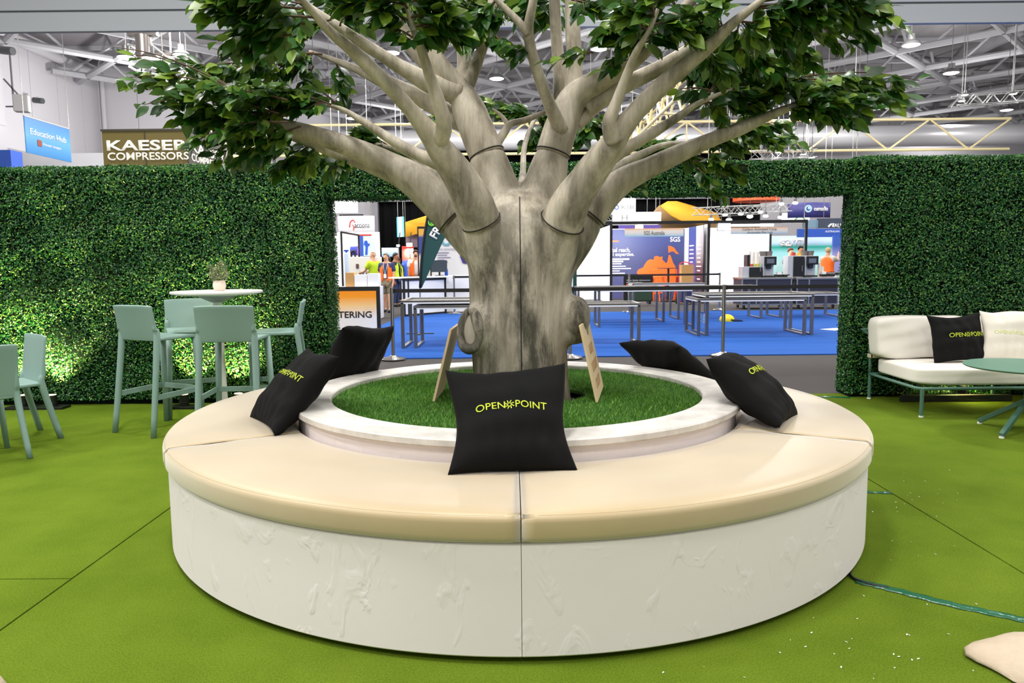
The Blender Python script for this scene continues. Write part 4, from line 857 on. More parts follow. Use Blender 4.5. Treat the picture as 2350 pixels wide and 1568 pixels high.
st.location = (-2.806, 1.83, 0); st.rotation_euler.z = math.radians(-27)
dup(st, (-2.15, 1.66, 0), math.radians(2), 'sage green bar stool with its back square to us in front of the table')
dup(st, (-2.79, 2.40, 0), math.radians(205), 'sage green bar stool behind the table against the hedge')
dup(st, (-2.0, 2.14, 0), math.radians(103), 'sage green bar stool in profile right of the table')
ch = sage_seat('dining_chair', 'low sage green chair by the glowing hedge uplights, seat facing left', 'chair', .44, .785, 0, 'low sage green chairs at the left edge')
ch.location = (-3.806, 1.43, 0); ch.rotation_euler.z = math.radians(139.5)
dup(ch, (-3.67, .925, 0), math.radians(50), 'low sage green chair cut off by the left edge, back towards us')

TX, TY = -2.455, 2.12
tab = thing('bar_table', 'tall white round pedestal bar table holding a small potted plant', 'table', (TX, TY, 0))
wt = mat('white_laminate', (232, 230, 226), .35)
MB().lathe([(0, 1.052), (.30, 1.052), (.352, 1.062), (.36, 1.068), (.36, 1.08), (.356, 1.084), (0, 1.084)], n=64).build('tabletop', wt, tab, smooth=True)
MB().lathe([(.0, 1.052), (.15, 1.052), (.145, 1.035), (.05, .99), (.0, .99)], n=24).build('top_bracket', mat('grey_casting', (150, 156, 166), .45, .3), tab, smooth=True)
MB().lathe([(.036, .99), (.036, .5), (.042, .14), (.06, .09), (0.0, .08)], n=24).build('column', wt, tab, smooth=True)
for k in range(4):
    a = k * math.pi / 2 + .5; MB().tube([(0.03 * math.cos(a), .03 * math.sin(a), .10), (.14 * math.cos(a), .14 * math.sin(a), .06), (.29 * math.cos(a), .29 * math.sin(a), .018)], [.036, .028, .016], 10, smooth=3, flat=(.8, 1.2)).build('foot', wt, tab, smooth='all')
pot = thing('potted_plant', 'small bushy green plant in a cream pot on the tall white table', 'plant', (-2.425, 2.10, 1.084))
MB().lathe([(0, 0), (.036, 0), (.044, .012), (.052, .04), (.05, .066), (.045, .074), (.05, .084), (.046, .086), (.042, .074), (0, .07)], n=28).build('pot', mat('cream_pot', (232, 214, 196), .6), pot, smooth='all')
n = 900; q = RNG.normal(size=(n, 3)); q /= np.linalg.norm(q, axis=1)[:, None]; q *= RNG.uniform(.3, 1, (n, 1)) ** .5; q = q * np.array([.088, .088, .085]) + np.array([0, 0, .15]); q[:, 2] += .03 * np.sin(q[:, 0] * 60) * (q[:, 2] > .15)
leaf_cloud('foliage', q + np.array([-2.425, 2.10, 1.084]), (q - np.array([0, 0, .1])) * 8, .017, leaf_mat('pot_leaves', (84, 100, 62), (128, 140, 96), (186, 190, 140), trans=.2), pot, tilt=.8, asp=.5)
sm_ = MB()
for k in range(9): a = k * .7; sm_.tube([(0, 0, .06), (.03 * math.cos(a), .03 * math.sin(a), .12), (.06 * math.cos(a), .06 * math.sin(a), .17 + .01 * (k % 3))], [.003, .0025, .001], 5)
sm_.build('stems', twig_m, pot)

# ---------------------------------------------------------------- sofa and coffee table on the right
frame_g = mat('green_powder_coat', (74, 112, 98), .45)
strap_m = mat('cream_strap', (222, 208, 180), .6)
SX0, SX1, SYF, SYB = 3.29, 5.25, 1.95, 2.78
sofa = thing('outdoor_sofa', 'cream cushioned sofa with slim green metal frame against the right hedge', 'sofa', ((SX0 + SX1) / 2, 2.36, 0))
def W(name, mb, m, p=sofa, **k): return mb.build(name, m, p, world=True, **k)
zf = .235
for (x, y, lab) in ((SX0 + .03, SYF, 0), (SX1 - .03, SYF, 0), (SX0 - .0, SYB, 1), (SX1, SYB, 1), ((SX0 + SX1) / 2 + .1, SYB - .1, 2)):
    lg = W('leg', MB().cyl((x, y, .012), (x, y, zf), .015, n=12), frame_g, smooth=True)
    W('foot_cap', MB().cyl((x, y, 0), (x, y, .014), .018, n=12), WHITE, lg, smooth=True)
fr = MB(); c = .05
fr.tube([(SX0, SYB, zf), (SX0, SYF + c, zf), (SX0 + .015, SYF + .015, zf), (SX0 + c, SYF, zf), (SX1 - c, SYF, zf), (SX1 - .015, SYF + .015, zf), (SX1, SYF + c, zf), (SX1, SYB, zf), (SX0, SYB, zf)], .014, 10)
for k in range(9): x = SX0 + .2 + k * (SX1 - SX0 - .4) / 8; fr.tube([(x, SYF, zf), (x, SYB, zf)], .008, 6)
W('seat_frame', fr, frame_g, smooth=True)
W('back_frame', MB().tube([(SX0, SYB, zf), (SX0 - .01, SYB + .0, .52), (SX0 + .0, SYB + .01, .60), (SX0 + .06, SYB + .02, .655), (SX1 - .06, SYB + .02, .655), (SX1, SYB + .01, .60), (SX1 + .01, SYB, .52), (SX1, SYB, zf)], .014, 10, smooth=3).tube([(SX0 - .01, SYB, .40), (SX1 + .01, SYB, .40)], .009, 8), frame_g, smooth='all')
for z, r in ((.575, .03), (.405, .03)):
    W('strap', MB().box((SX0 + .06, SYB - .02, z), (.16, .05, .036)).box((SX0 - .012, SYB - .01, z), (.02, .07, .036)), strap_m, bevel=.004)
def soft_box(name, x0, x1, y0, y1, z0, z1, m, parent, r=.05, puff=.02, lean=0, seed=0):
    N = 22; mb = MB(); rr_ = random.Random(seed); ph = [rr_.uniform(0, 6) for _ in range(4)]
    def shape(p):
        q = [max(-1, min(1, v)) for v in p]; e = 9
        # superellipsoid-like soft box
        l = (abs(q[0]) ** e + abs(q[1]) ** e + abs(q[2]) ** e) ** (1 / e); q = [v / l if l > 0 else 0 for v in q]
        x = (x0 + x1) / 2 + q[0] * (x1 - x0) / 2 * 1.02; y = (y0 + y1) / 2 + q[1] * (y1 - y0) / 2 * 1.04; z = (z0 + z1) / 2 + q[2] * (z1 - z0) / 2 * 1.0
        w = puff * (math.sin(5 * q[0] + 4 * q[2] + ph[0]) * .35 + math.sin(9 * q[2] - 5 * q[0] + ph[1]) * .25); y += w * .5 + lean * (q[2] + 1) / 2; z += w * .4
        return (x, y, z)
    idx = {}
    for ax in range(3):
        for s in (-1, 1):
            o = len(mb.v)
            for j in range(N + 1):
                for i in range(N + 1):
                    a, b_ = i / N * 2 - 1, j / N * 2 - 1; p = [0, 0, 0]; p[ax] = s; p[(ax + 1) % 3] = a; p[(ax + 2) % 3] = b_; mb.v.append(shape(p))
            for j in range(N):
                for i in range(N):
                    k = o + j * (N + 1) + i; qd = (k, k + 1, k + N + 2, k + N + 1); mb.f.append(qd if s > 0 else qd[::-1])
    return mb.build(name, m, parent, smooth='all', weld=True, world=bool(parent))
seatc = mat('sofa_fabric', (226, 221, 212), .85, spec=.2, bump=(600, .25, .001))
def loose(name, label, cat, *a, group=None, **k):
    o = soft_box(name, *a, None, **k); c_ = Vector(((a[0] + a[1]) / 2, (a[2] + a[3]) / 2, a[4])); o.data.transform(Matrix.Translation(-c_)); o.location = c_; return tag(o, label, cat, group)
loose('sofa_seat_cushion', 'thick cream seat cushion along the right sofa', 'cushion', SX0 + .03, SX1 - .03, SYF + .02, SYB - .03, .252, .405, seatc, puff=.004)
loose('back_cushion', 'plump cream back cushion at the left end of the sofa', 'cushion', 3.25, 4.08, 2.52, 2.74, .408, .775, seatc, puff=.03, lean=.06, seed=2, group='cream back cushions of the sofa')
loose('back_cushion', 'plump cream back cushion behind the white printed pillow', 'cushion', 4.12, 4.95, 2.52, 2.74, .408, .775, seatc, puff=.03, lean=.06, seed=5, group='cream back cushions of the sofa')
pillow('black square pillow with lime lettering on the cream sofa', (3.83, 2.27, .408), .10, .30, .03, .50, .415, .15, seed=21, lw=.36, lu=.22, lv=.1)
pillow('white square pillow with pale lime lettering standing against the sofa back', (4.20, 2.24, .408), -.12, .26, -.08, .44, .44, .15, m=white_cloth, seed=24, lw=.3, logo_m=pale_lime, lu=0, lv=.12, group='white square pillows on the sofa')
pillow('plain white square pillow half hidden behind the printed white one', (4.42, 2.42, .408), -.1, .22, .05, .46, .43, .14, m=white_cloth, seed=27, logo=False, group='white square pillows on the sofa')
ctc = (3.80, 1.40)
ct = thing('coffee_table', 'round green low table with splayed legs before the sofa', 'table', (ctc[0], ctc[1], 0))
MB().lathe([(0, .485), (.42, .485), (.428, .49), (.43, .496), (.428, .5), (0, .5)], n=64).build('tabletop', mat('green_tabletop', (92, 130, 112), .5), ct, smooth=True)
MB().cyl((0, 0, .22), (0, 0, .486), .028, n=18).build('column', frame_g, ct, smooth=True)
for k, (dx, dy) in enumerate(((-.303, -.185), (-.16, .30), (.303, .185), (.16, -.30))):
    lg = MB().bar((0, 0, .245), (dx, dy, .022), .034, .034).build('leg', frame_g, ct, bevel=.004)
    MB().cyl((dx * .99, dy * .99, 0), (dx * .99, dy * .99, .012), .017, n=12).build('foot_cap', WHITE, lg)

# ---------------------------------------------------------------- loose things on the green carpet
stone_m = mat('pale_sandstone', (204, 188, 168), .75, spec=.2, var=((172, 156, 134), 4, .22), bump=(14, .5, .02))
def rock(label, c, rx, ry, h, rz, seed):
    r = np.random.default_rng(seed); mb = MB().ball((0, 0, 0), 1, 18); ks = r.normal(size=(7, 3)) * 1.6; ph = r.uniform(0, 6, 7)
    for i, v in enumerate(mb.v):
        v = np.array(v); d = 1 + .07 * sum(math.sin(float(v @ k) * 1.6 + p) for k, p in zip(ks, ph)) / 2; v = v * d; z = v[2] * h
        if z < 0: z *= .15
        mb.v[i] = (v[0] * rx, v[1] * ry, z + h * .12)
    o = mb.build('rock', stone_m, None, smooth='all', weld=True); zmin = min(v.co.z for v in o.data.vertices); o.data.transform(Matrix.Translation((0, 0, -zmin))); o.location = c; o.rotation_euler.z = rz; return tag(o, label, 'rock', 'pale rocks on the green carpet')
rock('pale sandstone rock at the lower right corner of the carpet', (1.735, -1.86, 0), .31, .19, .062, -.5, 3)
rock('pale sandstone rock only just showing at the lower left corner', (-1.80, -1.95, 0), .22, .16, .09, 0, 9)
tape_m = mat('green_tape', (4, 88, 56), .25, spec=.6, bump=(40, .5, .004))
def tape(label, pts, w):
    mb = MB(); P = [gp(*p) for p in pts]; N = 8 * (len(P) - 1)
    fine = []
    for i in range(len(P) - 1):
        for k in range(8): fine.append(P[i] + (P[i + 1] - P[i]) * (k / 8))
    fine.append(P[-1]); 
    for i, p in enumerate(fine):
        t = (fine[min(i + 1, len(fine) - 1)] - fine[max(i - 1, 0)]).normalized(); s = Vector((-t.y, t.x, 0)); jit = .004 * math.sin(i * 2.1)
        for q, zz in ((-1, .0015), (-.45, .005), (0, .010), (.45, .005), (1, .0015)): mb.v.append(tuple(p + s * (w / 2 * q + jit) + Vector((0, 0, zz + .002 * math.sin(i * 1.3 + q * 2) * (1 - abs(q))))))
    for i in range(len(fine) - 1):
        for k in range(4): a = i * 5 + k; mb.f.append((a, a + 1, a + 6, a + 5))
    o = mb.build('floor_tape', tape_m, None, smooth='all'); s = o.modifiers.new('thickness', 'SOLIDIFY'); s.thickness = .001; return tag(o, label, 'tape', 'strips of green tape on the carpet')
tape('long green tape strip over a cable from the bench to the right edge', [(1965, 1334), (2040, 1352), (2180, 1388), (2360, 1426), (2500, 1456)], .05)
tape('short green tape strip beside the right of the bench', [(1983, 1131), (2046, 1133)], .026)
tape('green tape strip at the carpet edge by the right hedge foot', [(1860, 913), (1900, 912), (1950, 913.5)], .05)
cb = gp(1952, 1322); MB_ = MB().tube([(1.50, -.86, .012), gp(1950, 1318) + Vector((0, 0, .01)), gp(1975, 1338) + Vector((0, 0, .006)), gp(2040, 1353) + Vector((0, 0, .004))], .006, 8, smooth=4)
tag(MB_.build('power_cable', BLACK, None, smooth='all'), 'black cable leaving the bench base under green tape', 'cable')
fl = MB(); fr_ = random.Random(5)
for k in range(95):
    p = gp(fr_.uniform(1350, 2300), fr_.uniform(1230, 1560)) if k < 70 else gp(fr_.uniform(2000, 2200), fr_.uniform(1080, 1260))
    if math.hypot(p.x, p.y) < 1.8: continue
    a = fr_.uniform(0, 3.1); s_ = fr_.uniform(.0015, .0045); d = Vector((math.cos(a), math.sin(a), 0)) * s_; e_ = Vector((-d.y, d.x, 0)) * .5
    fl.add([p - d - e_ + Vector((0, 0, .002)), p + d - e_ + Vector((0, 0, .003)), p + d + e_ + Vector((0, 0, .004)), p - d + e_ + Vector((0, 0, .002))], [(0, 1, 2, 3)])
tag(fl.build('paper_flecks', mat('fleck_white', (236, 232, 220), .7), None), 'scattered white paper flecks on the carpet right of the bench', 'litter', kind='stuff')
# ---------------------------------------------------------------- the exhibition hall beyond the opening
def pb(name, x0, y0, x1, y1, Y, th, m, parent=None, bevel=0):
    """box whose front, at depth Y, spans the measured rectangle; th metres deep"""
    xm, ym = (x0 + x1) / 2, (y0 + y1) / 2
    a, b = at(x0, ym, Y).x, at(x1, ym, Y).x; z0, z1 = at(xm, y1, Y).z, at(xm, y0, Y).z
    return MB().span(a, b, Y, Y + th, max(z0, 0), z1).build(name, m, parent, world=bool(parent), bevel=bevel)
def pbf(name, x0, y0, x1, Y, th, m, parent=None, bevel=0, z0=0):
    xm = (x0 + x1) / 2; return MB().span(at(x0, y0, Y).x, at(x1, y0, Y).x, Y, Y + th, z0, at(xm, y0, Y).z).build(name, m, parent, world=bool(parent), bevel=bevel)
def pt(txt, parent, x0, y0, x1, y1, Y, m, bold=0, fit=True, name='lettering'):
    xm, ym = (x0 + x1) / 2, (y0 + y1) / 2; k = mpp(Y)
    return lettering(txt, m, parent, at(xm, ym, Y - .006), (x1 - x0) * k, (y1 - y0) * k if fit else None, bold=bold, name=name)
def own(o, label, cat, group=None):
    """single-mesh thing: move its origin to its base and tag it"""
    xs = [v.co for v in o.data.vertices]; c = Vector(((min(v.x for v in xs) + max(v.x for v in xs)) / 2, (min(v.y for v in xs) + max(v.y for v in xs)) / 2, min(v.z for v in xs)))
    o.data.transform(Matrix.Translation(-c)); o.location = c; return tag(o, label, cat, group)
boothw = mat('booth_white', (240, 240, 242), .5); navy = mat('navy_print', (36, 44, 92), .5); orange = mat('orange_print', (255, 96, 18), .5); letterw = mat('white_letters', (245, 245, 245), .5)
grey_t = mat('grey_letters', (110, 108, 106), .6); black_t = mat('black_letters', (24, 24, 26), .6); glow = mat('floodlight_glow', (255, 255, 255), .3, emit=((255, 255, 255), 12)); blown_w = mat('overexposed_white', (250, 250, 250), .4, emit=((255, 255, 255), .9))  # the white emission paints the overexposed look of the hanging signs
red_m = mat('red_paint', (214, 40, 36), .45); orange_p = mat('orange_plastic', (240, 92, 24), .45); card = mat('cardboard', (196, 150, 92), .8); blue_p = mat('blue_plastic', (36, 84, 190), .4); black_m = mat('black_plastic', (20, 20, 22), .4); silver = mat('silver_panel', (196, 198, 200), .35, .4)

# partition across the hall: grey walls and a black drape
struct(MB().span(-13.3, -7.2, 36, 36.3, 0, 7.2).build('wall_partition_left', wall_g), 'grey partition wall behind the left booths', 'wall')
struct(MB().span(at(1745, 500, 36).x, 30, 36, 36.3, 0, 7.2).build('wall_partition_right', wall_g), 'grey partition wall behind the right booths', 'wall')
struct(MB().span(at(857, 500, 35.7).x, at(868, 500, 35.7).x, 35.6, 36, 0, 7.2).span(at(857, 500, 35.7).x, at(1745, 500, 35.7).x, 35.7, 36, 4.5, 4.75).build('trim_portal', mat('portal_grey', (128, 126, 134), .5)), 'grey portal frame round the black drape', 'frame')
dr = MB(); xa, xb = at(868, 500, 35.95).x, at(1745, 500, 35.95).x; N = 240
for i in range(N + 1):
    x = xa + (xb - xa) * i / N; y = 36.05 + .06 * math.sin(i * 1.1)
    for z in (0, 7.2): dr.v.append((x, y, z))
for i in range(N): dr.f.append((2 * i, 2 * i + 2, 2 * i + 3, 2 * i + 1))
o = dr.build('stage_drape', mat('black_drape', (12, 12, 14), .9, spec=.1), None, smooth='all'); s = o.modifiers.new('thickness', 'SOLIDIFY'); s.thickness = .01; tag(o, 'black drape hanging across the far end of the hall', 'curtain')

# ---- SGS and carbon shell booths
FY, BY = 18.4, 21.2
XL, XM = at(1402, 600, FY).x, at(1625, 600, FY).x; XR = at(1847, 600, FY).x
sh = thing('shell_booth', 'white walled shell booth with a black header frame and navy wall graphic', 'booth', (4.4, 19.8, 0))
HZ = 2.36
MB().span(.4, XM, BY, BY + .05, 0, HZ).build('back_wall', boothw, sh, world=True)
MB().span(XL - .02, XL + .02, FY, BY, 0, HZ).build('side_wall', boothw, sh, world=True)
MB().span(XM - .02, XM + .02, FY, BY, 0, HZ).build('side_wall', boothw, sh, world=True)
MB().span(.9, XM, FY - .04, FY + .04, HZ + .01, HZ + .1).build('header_beam', BLACK, sh, world=True)
for x in (XL, XM): MB().span(x - .035, x + .035, FY - .06, FY + .01, 0, HZ + .1).build('post', BLACK, sh, world=True)
gx0, gx1 = XL + .025, at(1570, 600, BY - .03).x
wgr = MB().span(gx0, gx1, BY - .03, BY - .002, .02, HZ - .02).build('wall_graphic', print_mat('navy_gradient', [(0, (66, 66, 112)), (.5, (44, 50, 92)), (1, (54, 66, 120))], 'Z', 0, 2.4), sh, world=True)
AUS = [(10, 1100), (30, 1060), (100, 1030), (130, 975), (165, 930), (210, 910), (250, 920), (265, 870), (300, 862), (340, 880), (380, 872), (375, 915), (410, 950), (440, 970), (455, 930), (470, 850), (490, 850), (510, 900), (530, 960), (560, 1010), (575, 1060), (592, 1120), (585, 1200), (560, 1290), (240, 1290), (235, 1160), (100, 1150), (30, 1150)]
FLG = [(462, 715), (510, 725), (550, 750), (575, 790), (615, 832), (578, 834), (545, 800), (520, 795), (490, 805), (465, 820)]
for poly in (AUS, FLG):
    P = [at(1460 + x * .1595, 450 + y * .1595, BY - .045) for x, y in poly]; mb = MB(); n = len(P)
    mb.add([(p.x, p.y, p.z) for p in P] + [(p.x, p.y + .012, p.z) for p in P], [tuple(range(n)), tuple(reversed(range(n, 2 * n)))] + [(i, (i + 1) % n, n + (i + 1) % n, n + i) for i in range(n)]); mb.build('map_print', orange, wgr, world=True)
pt('SGS', wgr, 1538, 544, 1561, 555, BY - .035, letterw, .02)
pt('Global reach,', wgr, 1388, 569, 1446, 580, BY - .035, letterw); pt('Local expertise.', wgr, 1386, 580, 1455, 590, BY - .035, letterw)
sl = MB()
for k, w in enumerate((40, 26, 22, 32, 44, 18, 30, 20)):
    a = at(1404, 595 + k * 5.4, BY - .035); b = at(1404 + w, 595 + k * 5.4, BY - .035); sl.box((a + b) / 2, (b.x - a.x, .004, .03 if k > 1 else .05))
sl.build('small_print', letterw, wgr, world=True)
pb('red_underline', 1405, 552, 1420, 555, BY - .04, .005, orange, sh)
fas = print_mat('fascia_print', [(0, (150, 200, 224)), (.35, (224, 222, 220)), (.7, (238, 228, 218)), (1, (240, 178, 122))], 'Z', at(1500, 543, FY).z, at(1500, 524, FY).z)
fs1 = pb('fascia_sign', 1434, 524, 1569, 543, FY - .02, .03, fas, sh); pt('SGS Australia', fs1, 1478, 530, 1525, 539, FY - .03, grey_t)
# banners on the right side wall
for (ya, yb, stops, lb) in ((20.35, 19.42, [(0, (110, 104, 170)), (.5, (60, 66, 130)), (1, (40, 62, 130))], 'blue pull-up banner on the side wall of the navy booth'), (19.38, 18.5, [(0, (20, 18, 28)), (.45, (70, 56, 70)), (.75, (190, 184, 188)), (1, (220, 220, 224))], 'grey pull-up banner fading to black beside the blue one')):
    t = thing('pull_up_banner', lb, 'banner', (XM - .12, (ya + yb) / 2, 0))
    MB().box((0, 0, 1.2), (.02, abs(yb - ya), 2.28)).build('print_panel', print_mat('banner%d' % int(ya), stops, 'Z', 0, 2.4), t); MB().box((0, 0, .035), (.16, abs(yb - ya), .07)).build('base', DARKSTEEL, t, bevel=.01)
    lm = MB(); rr_ = random.Random(int(ya))
    for k in range(9): w = rr_.uniform(.25, .6); lm.box((-.013, .05, 1.75 - k * .13), (.004, w, .035))
    lm.build('small_print', letterw, t)
cs_ = thing('shell_booth', 'bare white shell booth with a pale fascia behind the coffee carts', 'booth', (7.3, 19.8, 0))
MB().span(XM + .05, at(1764, 600, BY).x, BY, BY + .05, 0, HZ).build('back_wall', boothw, cs_, world=True)
MB().span(XM + .02, XR, FY - .04, FY + .04, HZ + .01, HZ + .1).build('header_beam', BLACK, cs_, world=True)
MB().span(XR - .035, XR + .035, FY - .06, FY + .01, 0, HZ + .1).build('post', BLACK, cs_, world=True)
xb_ = at(1764, 600, BY).x; MB().span(xb_, xb_ + .06, BY - .06, BY, 0, HZ).build('post', BLACK, cs_, world=True)
fas2 = print_mat('fascia_print_pale', [(0, (150, 190, 220)), (.35, (214, 214, 216)), (.75, (232, 218, 208)), (1, (240, 176, 120))], 'Z', at(1740, 537, FY).z, at(1740, 522, FY).z)
fs2 = pb('fascia_sign', 1677, 522, 1808, 537, FY - .02, .03, fas2, cs_); pt('Carbon Activated Corp', fs2, 1704, 523, 1782, 530, FY - .03, grey_t); pt('Australia Pty Ltd', fs2, 1715, 531, 1772, 537, FY - .03, grey_t)
pb('light_strip', 1679, 514, 1776, 520, FY + .3, .08, blown_w, cs_)
def flood(px, py, Y, s, label, power=120, pole=False):
    p = at(px, py, Y); t = thing('booth_floodlight', label, 'lamp', p)
    MB().box((0, 0, 0), (s, .1, s * .7)).build('housing', black_m, t); MB().box((0, -.055, 0), (s * .9, .012, s * .6)).build('lens', glow, t); MB().bar((0, .05, 0), (0, .5, HZ + .06 - p.z), .03, .03).build('arm', BLACK, t)
    if pole: MB().cyl((0, .06, 0), (0, .06, -p.z), .02, n=8).build('pole', STEEL, t)
    if power:
        l = bpy.data.lights.new('booth_beam', 'AREA'); l.shape = 'RECTANGLE'; l.size = s; l.size_y = s * .6; l.energy = power; o = bpy.data.objects.new('booth_beam', l); COL.objects.link(o); o.location = p + Vector((0, .15, -.2)); o.rotation_euler = Vector((0, 1, -.75)).to_track_quat('-Z', 'Y').to_euler()
flood(1466, 523, FY + .3, .26, 'glaring booth floodlight over the navy wall graphic', 90)
flood(1661, 519, FY + .3, .4, 'glaring booth floodlight at the top left of the bare white booth', 150)
flood(1290, 519, FY + .3, .3, 'booth floodlight behind the trunk', 120)
hb = thing('overhead_sign', 'white overexposed hanging sign with a grey letter H', 'sign', at(1464, 514, 24)); hb_b = pb('sign_box', 1412, 487, 1517, 514, 24, .8, blown_w, hb); pt('H', hb_b, 1427, 493, 1440, 507, 24, grey_t)
kb = thing('overhead_sign', 'white hanging sign box with faint KSB lettering above the other', 'sign', at(1425, 489, 27)); kb_b = pb('sign_box', 1375, 440, 1459, 489, 27, .8, blown_w, kb); pt('KSB', kb_b, 1427, 471, 1455, 480, 27, grey_t); MB().lathe([(.1, -.01), (.1, .01), (.06, .01), (.06, -.01)], n=16, closed=True).build('logo', blue_p, kb).matrix_parent_inverse = Matrix.Translation(-kb.location) @ Matrix.Translation(at(1415, 476, 26.98)) @ Matrix.Rotation(math.pi / 2, 4, 'X')
own(pbf('purple_panel', 1420, 517, 1517, 23, .1, mat('purple_print', (92, 74, 160), .5)), 'purple strip panel just above the navy booth', 'panel')
# display stand, high table, stools, hand truck
ds = thing('display_stand', 'black display panel with white and orange print on a stand', 'display', gp(1466, 697)); pb('panel', 1431, 633, 1498, 692, 17.6, .06, black_m, ds)
pt('Water Quality, Infrastructure', ds, 1438, 642, 1492, 645.5, 17.58, letterw); pt('Regional Conference', ds, 1438, 647, 1474, 650.5, 17.58, letterw); pb('orange_line', 1438, 652, 1468, 655, 17.58, .01, orange, ds); pb('orange_line', 1438, 657, 1460, 659, 17.58, .01, orange, ds); pb('picture_print', 1440, 668, 1496, 690, 17.58, .01, mat('dark_green_print', (34, 60, 44), .5), ds)
for dx in (-.3, .3): MB().box((dx, 0, .04), (.06, .4, .08)).build('foot', black_m, ds)
ht = thing('high_table', 'black round high table in the navy booth', 'table', at(1533, 690, 19.6) * 1.0); ht.location.z = 0; zt_ = at(1533, 615, 19.6).z
MB().lathe([(0, zt_ - .03), (.36, zt_ - .02), (.36, zt_), (0, zt_)], n=32).build('tabletop', black_m, ht, smooth=True); MB().cyl((0, 0, .03), (0, 0, zt_ - .03), .035, n=12).build('column', black_m, ht); MB().lathe([(0, 0), (.26, 0), (.26, .02), (.05, .05), (0, .05)], n=24).build('base', black_m, ht, smooth=True)
def orange_stool(x, y, rz, label):
    t = thing('orange_stool', label, 'bar stool', (x, y, 0), rz, 'orange metal stools in the navy booth')
    MB().box((0, 0, .76), (.32, .32, .03)).build('seat', orange_p, t, bevel=.01)
    MB().tube([(-.15, -.15, .76), (-.15, -.17, 1.0), (.15, -.17, 1.0), (.15, -.15, .76)], .014, 8).build('backrest', orange_p, t, smooth=True)
    for sx in (-1, 1):
        for sy in (-1, 1): MB().bar((sx * .14, sy * .14, .75), (sx * .2, sy * .2, 0), .03, .03).build('leg', orange_p, t)
    MB().bar((-.18, -.18, .25), (.18, -.18, .25), .02, .02).bar((-.18, .18, .25), (.18, .18, .25), .02, .02).bar((-.18, -.18, .25), (-.18, .18, .25), .02, .02).bar((.18, -.18, .25), (.18, .18, .25), .02, .02).build('footrest', orange_p, t)
xh = ht.location.x
orange_stool(xh - .55, 19.5, .3, 'orange metal stool left of the black high table'); orange_stool(xh - .18, 20.2, 3.0, 'orange metal stool behind the black high table'); orange_stool(xh + .5, 20.0, -1.9, 'orange metal stool between high table and hand truck')
hk = thing('hand_truck', 'red hand truck carrying a cardboard box', 'hand truck', gp(1571, 697)); X0 = hk.location.x; k_ = mpp(18.2)
for sx in (-1, 1): MB().tube([(sx * .17, 0, .1), (sx * .17, .02, 1.05), (sx * .12, .03, 1.2), (0, .03, 1.24)], .016, 8, smooth=3).build('rail', red_m, hk, smooth='all')
MB().bar((-.17, 0, .35), (.17, 0, .35), .02, .02).bar((-.17, 0, .75), (.17, 0, .75), .02, .02).build('crossbar', red_m, hk); MB().box((0, -.12, .06), (.4, .26, .02)).build('toe_plate', red_m, hk)
for sx in (-1, 1): MB().cyl((sx * .2, .06, .1), (sx * .25, .06, .1), .1, n=16).build('wheel', black_m, hk)
own(MB().span(X0 - .17, X0 + .17, hk.location.y - .34, hk.location.y - .02, .56, 1.16).build('cardboard_box', card), 'tall brown cardboard box on the red hand truck', 'box')
own(MB().span(X0 - .17, X0 + .17, hk.location.y - .32, hk.location.y - .03, .075, .55).build('storage_crate', navy), 'navy crate under the cardboard box on the hand truck', 'crate')

# ---- sails, drum sign, trusses
def sail(name, pts, m, label, th=.06):
    P = [at(*p) for p in pts]; mb = MB(); n = len(P); c = sum(P, Vector()) / n + Vector((0, .3, .15)); mb.v = [tuple(p) for p in P] + [tuple(c)]; mb.f = [(i, (i + 1) % n, n) for i in range(n)]
    o = mb.build(name, m, None, smooth='all'); s = o.modifiers.new('thickness', 'SOLIDIFY'); s.thickness = th
    for k in (0, n // 2): MB().cyl(P[k], Vector((P[k].x, P[k].y, 12.9)), .01, n=5).build('hanging_wire', STEEL, o)
    o = own(o, label, 'sail')
    for ch in o.children: ch.matrix_parent_inverse = Matrix.Translation(-o.location)
    return o
ysail = mat('yellow_fabric', (236, 172, 40), .7); tan = mat('tan_fabric', (176, 142, 96), .7); mauve = mat('mauve_fabric', (150, 128, 140), .7)
sail('fabric_sail', [(1514, 474, 31), (1530, 464, 31.5), (1552, 464, 32), (1645, 491, 33), (1655, 514, 32), (1600, 516, 31), (1570, 512, 30.5), (1540, 496, 30.5)], ysail, 'yellow fabric sail hanging above the navy booth')
sail('fabric_sail', [(1485, 502, 32.4), (1512, 472, 32.6), (1560, 500, 33.2), (1655, 505, 34), (1655, 530, 33.5), (1485, 530, 32.4)], tan, 'tan fabric sail behind the yellow one at right')
sail('fabric_sail', [(930, 510, 31), (985, 493, 31), (1010, 493, 31), (1010, 535, 31), (965, 536, 31), (930, 545, 31)], ysail, 'yellow fabric sail left of the teal feather flag')
sail('fabric_sail', [(931, 545, 31.3), (965, 534, 31.3), (1000, 534, 31.3), (1000, 568, 31.3), (931, 568, 31.3)], mauve, 'mauve fabric panel below the left yellow sail')
p = at(1735, 450, 27); t = ringb = thing("ring_banner", 'orange-red ring banner peeping below the hedge beam', 'banner', p); MB().lathe([(.9, -.22), (.92, -.22), (.92, .5), (.9, .5)], n=40, closed=True).lathe([(0, -.2), (.9, -.2), (.9, -.18), (0, -.18)], n=40).build('ring_print', mat('red_orange_print', (244, 92, 44), .5), t, smooth=True)
box_truss('lighting_truss', at(1590, 486, 25), at(1815, 476, 25), .14, 'white lighting truss below the hedge beam at right', 14)
box_truss('lighting_truss', at(1652, 488, 27), at(1760, 482, 29), .16, 'second white lighting truss crossing behind the first at right', 8)
box_truss('lighting_truss', at(1345, 500, 26), at(1412, 500, 26), .12, 'short white lighting truss left of the H sign', 6)
